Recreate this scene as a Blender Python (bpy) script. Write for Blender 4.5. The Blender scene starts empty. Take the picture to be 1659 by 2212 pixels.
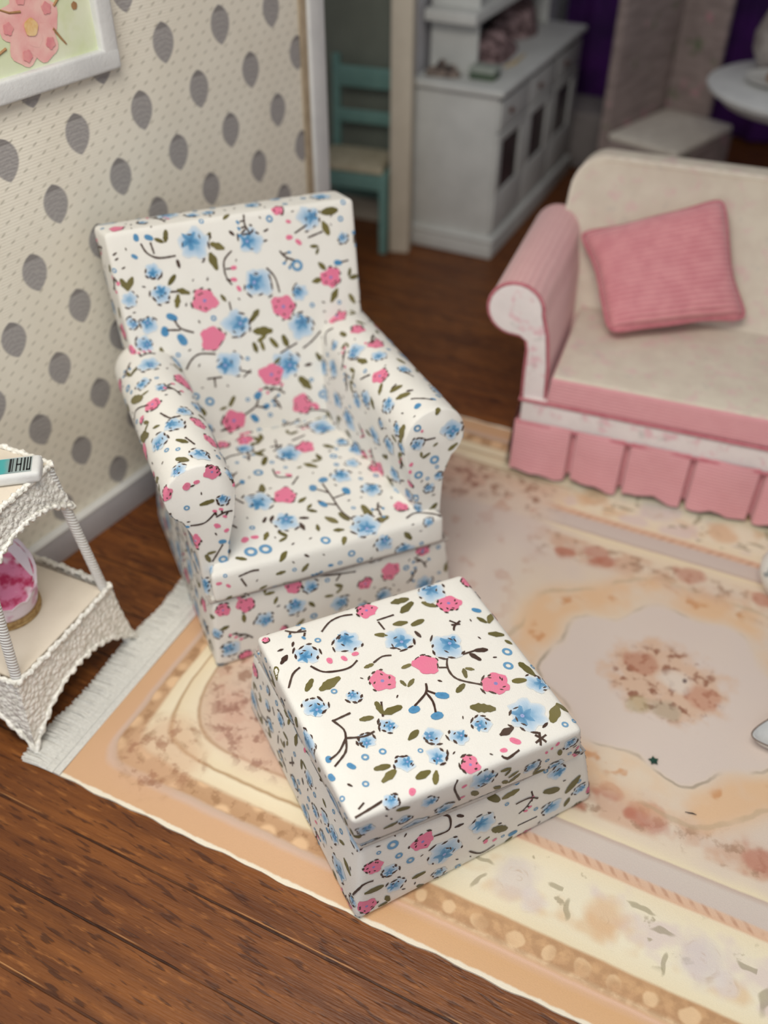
import bpy, bmesh, math, random
from mathutils import Vector, Matrix
from mathutils.bvhtree import BVHTree
S = bpy.context.scene
COL = S.collection
PI = math.pi
R = math.radians

# ------------------------------------------------------------ camera, light, exposure
cam_d = bpy.data.cameras.new('camera'); cam = bpy.data.objects.new('camera', cam_d); COL.objects.link(cam)
cam.location = (0, 0, 2.0)
cam.rotation_euler = (Matrix.Rotation(R(90 - 41), 4, 'X') @ Matrix.Rotation(R(0.3), 4, 'Z')).to_euler()
cam_d.sensor_fit = 'HORIZONTAL'; cam_d.sensor_width = 36; cam_d.lens = 36 * 2000 / 1659
cam_d.clip_start = .05
cam_d.dof.use_dof = True; cam_d.dof.focus_distance = 1.99; cam_d.dof.aperture_fstop = 1.35
S.camera = cam
S.view_settings.view_transform = 'Standard'; S.view_settings.look = 'None'
S.view_settings.gamma = 1; S.view_settings.use_curve_mapping = False
S.view_settings.exposure = 0.0
w = bpy.data.worlds.new('world'); S.world = w; w.use_nodes = True
w.node_tree.nodes['Background'].inputs[0].default_value = (.90, .93, 1.0, 1)
w.node_tree.nodes['Background'].inputs[1].default_value = .25

def area(name, loc, target, sx, sy, power, col):
    d = bpy.data.lights.new(name, 'AREA'); d.shape = 'RECTANGLE'; d.size = sx; d.size_y = sy
    d.energy = power; d.color = col
    o = bpy.data.objects.new(name, d); COL.objects.link(o); o.location = loc
    o.rotation_euler = (Vector(target) - Vector(loc)).to_track_quat('-Z', 'Y').to_euler()
    return o
area('ceiling_light', (-.25, .55, 3.1), (.1, 1.2, 0), 1.6, 1.2, 66, (1, .94, .85))
area('window_light', (-1.2, -1.6, 2.2), (.1, 1.6, .3), 1.6, 1.2, 30, (.90, .95, 1))

# ------------------------------------------------------------ helpers
def srgb(c):
    if isinstance(c, str): c = tuple(int(c[i:i + 2], 16) for i in (0, 2, 4))
    return tuple(((v / 255) / 12.92 if v / 255 <= .04045 else ((v / 255 + .055) / 1.055) ** 2.4) for v in c) + (1,)

class X:
    """a node socket with arithmetic"""
    T = None
    def __init__(s, sock): s.s = sock
    @staticmethod
    def m(op, *a, clamp=False):
        n = X.T.nodes.new('ShaderNodeMath'); n.operation = op; n.use_clamp = clamp
        for i, v in enumerate(a):
            if isinstance(v, X): X.T.links.new(v.s, n.inputs[i])
            else: n.inputs[i].default_value = v
        return X(n.outputs[0])
    def __add__(s, o): return X.m('ADD', s, o)
    __radd__ = __add__
    def __sub__(s, o): return X.m('SUBTRACT', s, o)
    def __rsub__(s, o): return X.m('SUBTRACT', o, s)
    def __mul__(s, o): return X.m('MULTIPLY', s, o)
    __rmul__ = __mul__
    def __truediv__(s, o): return X.m('DIVIDE', s, o)
    def sin(s): return X.m('SINE', s)
    def abs(s): return X.m('ABSOLUTE', s)
    def frac(s): return X.m('FRACT', s)
    def floor(s): return X.m('FLOOR', s)
    def pow(s, e): return X.m('POWER', s, e)
    def min(s, o): return X.m('MINIMUM', s, o)
    def max(s, o): return X.m('MAXIMUM', s, o)
    def clamp(s): return X.m('ADD', s, 0.0, clamp=True)

def smooth(e0, e1, x):
    n = X.T.nodes.new('ShaderNodeMapRange'); n.interpolation_type = 'SMOOTHSTEP'
    X.T.links.new(x.s, n.inputs[0]); n.inputs[1].default_value = e0; n.inputs[2].default_value = e1
    n.inputs[3].default_value = 0; n.inputs[4].default_value = 1
    return X(n.outputs[0])
def ramp(x, stops, interp='LINEAR'):
    n = X.T.nodes.new('ShaderNodeValToRGB'); X.T.links.new(x.s, n.inputs[0]); r = n.color_ramp; r.interpolation = interp
    while len(r.elements) > 1: r.elements.remove(r.elements[-1])
    r.elements[0].position = stops[0][0]; r.elements[0].color = srgb(stops[0][1])
    for p, c in stops[1:]:
        e = r.elements.new(p); e.color = srgb(c)
    return X(n.outputs[0])
def mix(f, a, b):
    n = X.T.nodes.new('ShaderNodeMix'); n.data_type = 'RGBA'
    if isinstance(f, X): X.T.links.new(f.s, n.inputs[0])
    else: n.inputs[0].default_value = f
    for k, v in ((6, a), (7, b)):
        if isinstance(v, X): X.T.links.new(v.s, n.inputs[k])
        else: n.inputs[k].default_value = srgb(v)
    return X(n.outputs[2])
def coords(kind='Object'):
    n = X.T.nodes.new('ShaderNodeTexCoord'); s = X.T.nodes.new('ShaderNodeSeparateXYZ'); X.T.links.new(n.outputs[kind], s.inputs[0])
    return X(n.outputs[kind]), X(s.outputs[0]), X(s.outputs[1]), X(s.outputs[2])
def vec(x, y, z=0.0):
    n = X.T.nodes.new('ShaderNodeCombineXYZ')
    for i, v in enumerate((x, y, z)):
        if isinstance(v, X): X.T.links.new(v.s, n.inputs[i])
        else: n.inputs[i].default_value = v
    return X(n.outputs[0])
def noise(v, scale, detail=3, rough=.55, color=False):
    n = X.T.nodes.new('ShaderNodeTexNoise'); X.T.links.new(v.s, n.inputs['Vector'])
    n.inputs['Scale'].default_value = scale; n.inputs['Detail'].default_value = detail; n.inputs['Roughness'].default_value = rough
    return X(n.outputs[1 if color else 0])
def voro(v, scale, feat='F1', out='Distance', rnd=1.0):
    n = X.T.nodes.new('ShaderNodeTexVoronoi'); X.T.links.new(v.s, n.inputs['Vector']); n.feature = feat
    n.inputs['Scale'].default_value = scale; n.inputs['Randomness'].default_value = rnd
    return X(n.outputs[out])
def material(name, fn, rough=.9, spec=.3, sheen=0.0):
    m = bpy.data.materials.new(name); m.use_nodes = True; X.T = m.node_tree
    b = m.node_tree.nodes['Principled BSDF']; b.inputs['Roughness'].default_value = rough
    b.inputs['Specular IOR Level'].default_value = spec; b.inputs['Sheen Weight'].default_value = sheen
    c, h, k = (tuple(fn()) + (None, 0))[:3]
    if isinstance(c, X): m.node_tree.links.new(c.s, b.inputs['Base Color'])
    else: b.inputs['Base Color'].default_value = srgb(c)
    if h is not None:
        n = m.node_tree.nodes.new('ShaderNodeBump'); n.inputs['Strength'].default_value = 1; n.inputs['Distance'].default_value = k
        m.node_tree.links.new(h.s, n.inputs['Height']); m.node_tree.links.new(n.outputs[0], b.inputs['Normal'])
    return m
def plain(name, c1, c2, scale=12, rough=.6, bump=.001, spec=.3):
    def f():
        v, *_ = coords(); n = noise(v, scale, 4)
        return mix(smooth(.3, .7, n), c1, c2), noise(v, scale * 12, 2), bump
    return material(name, f, rough, spec)

def link(name, me, mat, parent=None, sm=True, loc=None):
    o = bpy.data.objects.new(name, me); COL.objects.link(o)
    if mat is not None:
        for mm in (mat if isinstance(mat, (list, tuple)) else [mat]): me.materials.append(mm)
    if parent is not None: o.parent = parent
    if loc: o.location = loc
    return o
def tag(o, label, cat=None, group=None):
    o['label'] = label
    if cat: o['category'] = cat
    if group: o['group'] = group
    return o
def struct(o): o['kind'] = 'structure'; return o
def frame(name, x, y, deg, label, cat, z=0, group=None):
    o = bpy.data.objects.new(name, None); COL.objects.link(o); o.empty_display_size = .1
    o.location = (x, y, z); o.rotation_euler = (0, 0, R(deg))
    return tag(o, label, cat, group)

class MB:
    """verts + faces collected into one mesh"""
    def __init__(s): s.v = []; s.f = []; s.mi = []; s.col = {}
    def add(s, vs, fs, mi=0):
        b = len(s.v); s.v += [tuple(p) for p in vs]; s.f += [tuple(b + i for i in f) for f in fs]; s.mi += [mi] * len(fs)
        return s
    def box(s, x0, x1, y0, y1, z0, z1, mi=0):
        return s.add([(x, y, z) for z in (z0, z1) for y in (y0, y1) for x in (x0, x1)],
                     [(0, 2, 3, 1), (4, 5, 7, 6), (0, 1, 5, 4), (2, 6, 7, 3), (0, 4, 6, 2), (1, 3, 7, 5)], mi)
    def rbox(s, c, r=.012, n=10, k=3, puff=0, side=0, mi=0):
        """rounded hexahedron; c: 8 corners bottom (FL FR BR BL) then top; puff lifts the top, side pushes the sides out"""
        c = [Vector(p) for p in c]
        dx = ((c[1] - c[0]).length + (c[5] - c[4]).length) / 2; dy = ((c[3] - c[0]).length + (c[7] - c[4]).length) / 2; dz = ((c[4] - c[0]).length + (c[6] - c[2]).length) / 2
        D = (dx, dy, dz)
        def lines(d):
            e = min(r / d, .49); a = [e * (1 - math.cos(i / k * PI / 2)) for i in range(k + 1)]
            return a[:-1] + [e + (1 - 2 * e) * i / n for i in range(n + 1)] + [1 - q for q in a[:-1][::-1]]
        L = [lines(d) for d in D]; idx = {}; vs = []; fs = []
        def vid(i, j, l):
            q = (i, j, l)
            if q in idx: return idx[q]
            p = [L[0][i] * dx, L[1][j] * dy, L[2][l] * dz]
            inn = [min(max(p[a], min(r, D[a] / 2)), D[a] - min(r, D[a] / 2)) for a in range(3)]
            d = Vector(p) - Vector(inn)
            if d.length > 1e-9:
                # cube surface to rounded: push to radius along direction
                d = d.normalized() * min(r, min(D) / 2)
            p = Vector(inn) + d
            t = [p[a] / D[a] for a in range(3)]
            bx = lambda a, b, cc, dd: (a * (1 - t[0]) + b * t[0]) * (1 - t[1]) + (dd * (1 - t[0]) + cc * t[0]) * t[1]
            P = bx(c[0], c[1], c[2], c[3]) * (1 - t[2]) + bx(c[4], c[5], c[6], c[7]) * t[2]
            w = [max(0, 1 - (2 * q2 - 1) ** 2) for q2 in t]
            if puff: P = P + (bx(c[4], c[5], c[6], c[7]) - bx(c[0], c[1], c[2], c[3])).normalized() * puff * (w[0] * w[1]) ** .6 * (t[2] * 2 - 1 if t[2] > .5 else 0)
            if side:
                ax = (c[1] - c[0]).normalized(); ay = (c[3] - c[0]).normalized()
                P = P + ax * (2 * t[0] - 1) * side * w[2] * w[1] ** .5 + ay * (2 * t[1] - 1) * side * w[2] * w[0] ** .5
            idx[q] = len(vs); vs.append(P); return idx[q]
        N = [len(q) - 1 for q in L]
        for a, b2, c2 in ((0, 1, 2), (1, 2, 0), (2, 0, 1)):
            for side_ in (0, N[c2]):
                for i in range(N[a]):
                    for j in range(N[b2]):
                        q = []
                        for di, dj in ((0, 0), (1, 0), (1, 1), (0, 1)):
                            t = [0, 0, 0]; t[a] = i + di; t[b2] = j + dj; t[c2] = side_; q.append(vid(*t))
                        if side_ == 0: q = q[::-1]
                        fs.append(q)
        return s.add(vs, fs, mi)
    def bbox(s, x0, x1, y0, y1, z0, z1, r=.004, **k):
        k.setdefault('n', 2)
        return s.rbox([(x0, y0, z0), (x1, y0, z0), (x1, y1, z0), (x0, y1, z0), (x0, y0, z1), (x1, y0, z1), (x1, y1, z1), (x0, y1, z1)], r, **k)
    def loft(s, rings, cap=True, mi=0, closed=True):
        n = len(rings[0]); vs = [p for r_ in rings for p in r_]; fs = []
        for i in range(len(rings) - 1):
            for j in range(n if closed else n - 1):
                k = (j + 1) % n; fs.append((i * n + j, i * n + k, (i + 1) * n + k, (i + 1) * n + j))
        if cap and closed: fs.append(tuple(range(n))[::-1]); fs.append(tuple((len(rings) - 1) * n + j for j in range(n)))
        return s.add(vs, fs, mi)
    def tube(s, pts, r, n=8, mi=0, cap=True):
        pts = [Vector(p) for p in pts]; rr = r if isinstance(r, (list, tuple)) else [r] * len(pts); rings = []
        up = None
        for i, p in enumerate(pts):
            t = (pts[min(i + 1, len(pts) - 1)] - pts[max(i - 1, 0)]).normalized()
            if up is None: up = Vector((0, 0, 1)) if abs(t.z) < .9 else Vector((1, 0, 0))
            a = t.cross(up).normalized(); b = a.cross(t).normalized(); up = b
            rings.append([p + (a * math.cos(2 * PI * k / n) + b * math.sin(2 * PI * k / n)) * rr[i] for k in range(n)])
        return s.loft(rings, cap, mi)
    def lathe(s, prof, cx=0, cy=0, n=40, mi=0, sx=1, sy=1):
        rings = [[(cx + r_ * math.cos(2 * PI * k / n) * sx, cy + r_ * math.sin(2 * PI * k / n) * sy, z) for k in range(n)] for r_, z in prof]
        return s.loft(rings, True, mi)
    def map(s, fn): s.v = [tuple(fn(Vector(p))) for p in s.v]; return s
    def mesh(s, name, smooth_=True, ang=40):
        me = bpy.data.meshes.new(name); me.from_pydata(s.v, [], s.f)
        bm = bmesh.new(); bm.from_mesh(me)
        bmesh.ops.recalc_face_normals(bm, faces=bm.faces[:]); bm.to_mesh(me); bm.free()
        for i, p in enumerate(me.polygons): p.material_index = s.mi[i] if i < len(s.mi) else 0
        if smooth_:
            for p in me.polygons: p.use_smooth = True
            me.set_sharp_from_angle(angle=R(ang))
        return me
    def build(s, name, mat, parent=None, ang=40, smooth_=True, loc=None): return link(name, s.mesh(name, smooth_, ang), mat, parent, loc=loc)

# ------------------------------------------------------------ printed floral cotton: motifs set into the cloth's own mesh
PC = dict(white='efede6', blue0='5592be', blue1='8ab5d6', blue2='c0d6e9', deep='3f77a6', pink='ea7f9f', pink2='d9607f', leaf='787040', leaf2='5b552c', brown='453028', ring='6a9dc4')
PCL = {k: srgb(v)[:3] for k, v in PC.items()}
def print_cloth(mb, name, motifs, seed, fill=True, skip=None, dens=.040, off=.0009, tilt=None):
    rnd = random.Random(seed)
    base = mb.mesh(name)
    nb = len(base.vertices)
    bv = BVHTree.FromPolygons([v.co.copy() for v in base.vertices], [tuple(p.vertices) for p in base.polygons])
    vs = []; fs = []; vc = []
    lay = [0]
    def snap(p, o):
        h = bv.find_nearest(p)
        return h[0] + h[1] * o
    def tang(p):
        h = bv.find_nearest(p); n = h[1]
        a = n.orthogonal().normalized(); return h[0], n, a, n.cross(a)
    def o_(): lay[0] += 1; return off + (lay[0] % 40) * .000025
    def fan(c, t1, t2, rad, cols, o, rx=1, ry=1, n=18):
        """rad(theta); cols list from centre outwards"""
        b = len(vs); vs.append(snap(c, o)); vc.append(cols[0]); m = len(cols) - 1
        for i in range(1, m + 1):
            for k in range(n):
                th = 2 * PI * k / n; q = rad(th) * i / m
                vs.append(snap(c + (t1 * math.cos(th) * rx + t2 * math.sin(th) * ry) * q, o)); vc.append(cols[i])
        for k in range(n): fs.append((b, b + 1 + k, b + 1 + (k + 1) % n))
        for i in range(1, m):
            for k in range(n):
                a0 = b + 1 + (i - 1) * n; a1 = a0 + n; k2 = (k + 1) % n
                fs.append((a0 + k, a1 + k, a1 + k2, a0 + k2))
    def mixc(a, b, t): return tuple(a[i] * (1 - t) + b[i] * t for i in range(3))
    def strip(pts, wdt, col, o, taper=False):
        P = [Vector(p) for p in pts]
        # smooth the polyline
        Q = []
        for i in range(len(P) - 1):
            p0 = P[max(i - 1, 0)]; p1 = P[i]; p2 = P[i + 1]; p3 = P[min(i + 2, len(P) - 1)]
            st = max(2, int((p2 - p1).length / .006))
            for k in range(st):
                t = k / st
                Q.append(.5 * ((2 * p1) + (p2 - p0) * t + (2 * p0 - 5 * p1 + 4 * p2 - p3) * t * t + (3 * p1 - p0 - 3 * p2 + p3) * t ** 3))
        Q.append(P[-1]); b = len(vs)
        for i, p in enumerate(Q):
            h = bv.find_nearest(p); d = Q[min(i + 1, len(Q) - 1)] - Q[max(i - 1, 0)]
            s_ = h[1].cross(d); s_ = s_.normalized() if s_.length > 1e-9 else Vector((1, 0, 0))
            u = i / max(1, len(Q) - 1); ww = wdt * (.75 + .35 * rnd.random()) * ((.25 + math.sin(PI * min(max(u, .03), .97)) ** .8) if taper else 1)
            vs.append(snap(h[0] + s_ * ww, o)); vs.append(snap(h[0] - s_ * ww, o)); vc.append(col); vc.append(col)
        for i in range(len(Q) - 1): fs.append((b + 2 * i, b + 2 * i + 1, b + 2 * i + 3, b + 2 * i + 2))
    def leaf(a, b, wf=.205, col=None):
        a = Vector(a); b = Vector(b); L = (b - a).length; o = o_()
        c = col or mixc(PCL['leaf'], PCL['leaf2'], rnd.random() * .8)
        strip([a, a.lerp(b, .33), a.lerp(b, .66), b], L * wf * .9, c, o, True)
    def dash(c, d, L, wd=.0019, o=None):
        d = d.normalized(); strip([c - d * L / 2, c + d * L / 2], wd, PCL['brown'], o or o_(), True)
    def blue(p, r):
        c, n, t1, t2 = tang(p); ph = rnd.random() * 6.28; np_ = rnd.choice((4, 5, 5, 6)); dx = (t1 * math.cos(ph) + t2 * math.sin(ph)) * r * .18
        k1, k2 = rnd.random() * 6, rnd.random() * 6; e = .8 + rnd.random() * .25
        f = lambda th: r * 1.02 * (.86 + .11 * math.sin(np_ * th + ph) + .05 * math.sin(3 * th + k1) + .04 * math.sin(11 * th + k2))
        fan(c + dx, t1, t2, f, [PCL['blue1'], PCL['blue1'], mixc(PCL['blue1'], PCL['blue2'], .6), PCL['blue2'], mixc(PCL['blue2'], PCL['white'], .55)], o_(), e, 1, 26)
        f2 = lambda th: r * .56 * (.8 + .26 * math.sin(np_ * th + k1) + .12 * math.sin(9 * th + k2))
        fan(c - dx * .5, t1, t2, f2, [PCL['deep'], PCL['blue0'], mixc(PCL['blue0'], PCL['blue1'], .55)], o_(), 1, e, 26)
        if rnd.random() < .6:
            fan(c - dx * .5, t1, t2, lambda th: r * .1, [srgb('8f9ad2')[:3], srgb('a9b6e0')[:3]], o_(), n=8)
        a0 = rnd.random() * 6.28; cov = 1.8 + rnd.random() * 2.6; k = 0; th = a0
        o = o_()
        while th < a0 + cov:
            q = f(th) * (.98 + .08 * rnd.random()); pc = c + dx + (t1 * math.cos(th) * e + t2 * math.sin(th)) * q
            dr = (-t1 * math.sin(th) + t2 * math.cos(th)); dr = dr + (t1 * math.cos(th) + t2 * math.sin(th)) * (rnd.random() - .5) * .9
            dash(pc, dr, .009 + r * .32 * rnd.random(), .0026, o); th += .48 + rnd.random() * .4
        for _ in range(3):
            th = rnd.random() * 6.28; dash(c + (t1 * math.cos(th) + t2 * math.sin(th)) * r * (.35 + .3 * rnd.random()), t1 * math.cos(th + 1.3) + t2 * math.sin(th + 1.3), r * .3, .0018)
    def pink(p, r):
        c, n, t1, t2 = tang(p); ph = rnd.random() * 6.28; k1 = rnd.random() * 6; np_ = rnd.choice((5, 5, 6))
        f = lambda th: r * .98 * (.87 + .085 * math.sin(np_ * th + ph) + .07 * math.sin(3 * th + k1) + .05 * math.sin(2 * th + k1 * 2) + .03 * math.sin(13 * th))
        fan(c, t1, t2, f, [PCL['pink'], PCL['pink'], PCL['pink']], o_(), .95, 1, 28)
        if rnd.random() < .5: fan(c, t1, t2, lambda th: r * .13, [srgb('8a86c4')[:3]] * 2, o_(), n=8)
        for _ in range(5):
            th = rnd.random() * 6.28; dash(c + (t1 * math.cos(th) + t2 * math.sin(th)) * r * .55, t1 * math.cos(th + .8) + t2 * math.sin(th + .8), r * .24, .0018)
        a0 = rnd.random() * 6.28; th = a0
        while th < a0 + 2.6:
            dash(c + (t1 * math.cos(th) + t2 * math.sin(th)) * f(th) * 1.02, -t1 * math.sin(th) + t2 * math.cos(th), .008 + r * .3 * rnd.random(), .0025); th += .45 + .3 * rnd.random()
    def bud(p, r, kind):
        c, n, t1, t2 = tang(p); col = PCL['pink'] if kind == 'p' else PCL['blue0']; ph = rnd.random() * 6
        fan(c, t1, t2, lambda th: r * (.88 + .20 * math.sin(2 * th + ph) + .12 * math.sin(th + ph)), [mixc(col, PCL['pink2'] if kind == 'p' else PCL['deep'], .6), col, col], o_(), .85, 1.05, 12)
    def ring(p, r):
        c, n, t1, t2 = tang(p); o = o_(); b = len(vs); n_ = 16
        for k in range(n_):
            th = 2 * PI * k / n_
            for q in (1.0, .48): vs.append(snap(c + (t1 * math.cos(th) * .88 + t2 * math.sin(th)) * r * q, o)); vc.append(PCL['ring'])
        for k in range(n_): k2 = (k + 1) % n_; fs.append((b + 2 * k, b + 2 * k + 1, b + 2 * k2 + 1, b + 2 * k2))
    def put(kind, pts, r):
        P = [Vector(p) for p in pts]
        r = r * {'b': .80, 'p': .85}.get(kind, 1)
        if kind == 'B': blue(P[0], r)
        elif kind == 'P': pink(P[0], r)
        elif kind in 'bp': bud(P[0], r, kind)
        elif kind == 'R': ring(P[0], r)
        elif kind == 'L': leaf(P[0], P[1])
        elif kind == 'D': leaf(P[0], P[1], .2, PCL['brown'])
        elif kind == 'S': strip(P, .0026, PCL['brown'], o_())
    taken = []
    for kind, pts, r in motifs:
        put(kind, pts, r)
        P = [Vector(p) for p in pts]; c = sum(P, Vector()) / len(P)
        for q in P: taken.append((q, r if kind in 'BPbpR' else .012))
    if fill:
        polys = [p for p in base.polygons if p.area > 1e-7]; cum = []; tot = 0
        for p in polys: tot += p.area; cum.append(tot)
        import bisect
        def sample():
            p = polys[min(bisect.bisect(cum, rnd.random() * tot), len(polys) - 1)]; V = [base.vertices[i].co for i in p.vertices]
            if len(V) > 4:
                k = rnd.randrange(1, len(V) - 1); V = [V[0], V[k], V[k + 1]]
            ws = [rnd.random() + .02 for _ in V]; t = sum(ws); return sum((V[i] * ws[i] for i in range(len(V))), Vector()) / t
        def free(q, d): return all((q - a).length > d + rr for a, rr in taken)
        for kind, r, cnt, gap in (('B', .032, int(tot / .015), .018), ('P', .025, int(tot / .020), .018), ('B', .021, int(tot / .022), .012), ('tw', .024, int(tot / .006), .014), ('LL', .018, int(tot / .003), .010), ('R', .008, int(tot / .010), .008), ('D', .008, int(tot / .0035), .008)):
            for _ in range(cnt):
                for tr in range(5):
                    q = sample()
                    if free(q, r * .6 + gap) and not (skip and skip(q)): break
                else: continue
                c, n, t1, t2 = tang(q); a = rnd.random() * 6.28; d = t1 * math.cos(a) + t2 * math.sin(a); e = n.cross(d)
                rr = r * (.8 + .4 * rnd.random())
                if kind in 'BP': put(kind, [q], rr)
                elif kind == 'R': put('R', [q], rr * .9)
                elif kind == 'LL':
                    put('L', [c, c + d * rr * 1.7], 0)
                    if rnd.random() < .5: put('L', [c + e * .004, c + d * rr * .4 + e * rr * 1.5], 0)
                elif kind == 'D': put('D', [c, c + d * rr * 1.2], 0)
                else:
                    put('S', [c, c + d * rr + e * rr * .2, c + d * rr * 2 + e * rr * .9], 0)
                    kd = rnd.choice('bpbp')
                    for u in (.6, 1.3, 2.1):
                        sg = rnd.choice((-1, 1)); b0 = c + d * rr * u * .95 + e * rr * u * .3
                        put('S', [b0, b0 + e * rr * .5 * sg + d * rr * .2], 0); put(kd, [b0 + e * rr * .7 * sg + d * rr * .3], .007)
                taken.append((q, rr))
    me = bpy.data.meshes.new(name); nb2 = len(base.vertices)
    allv = [v.co.copy() for v in base.vertices] + vs
    allf = [tuple(p.vertices) for p in base.polygons]; nf = len(allf); allf += [tuple(nb2 + i for i in f) for f in fs]
    me.from_pydata(allv, [], allf)
    for p in me.polygons: p.use_smooth = True
    me.set_sharp_from_angle(angle=R(50))
    at = me.attributes.new('print', 'FLOAT_COLOR', 'POINT')
    cols = [1.0] * (4 * len(allv)); wh = PCL['white']
    for i in range(len(allv)):
        c = wh if i < nb2 else vc[i - nb2]; cols[4 * i:4 * i + 3] = c
    at.data.foreach_set('color', cols)
    return me

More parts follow.
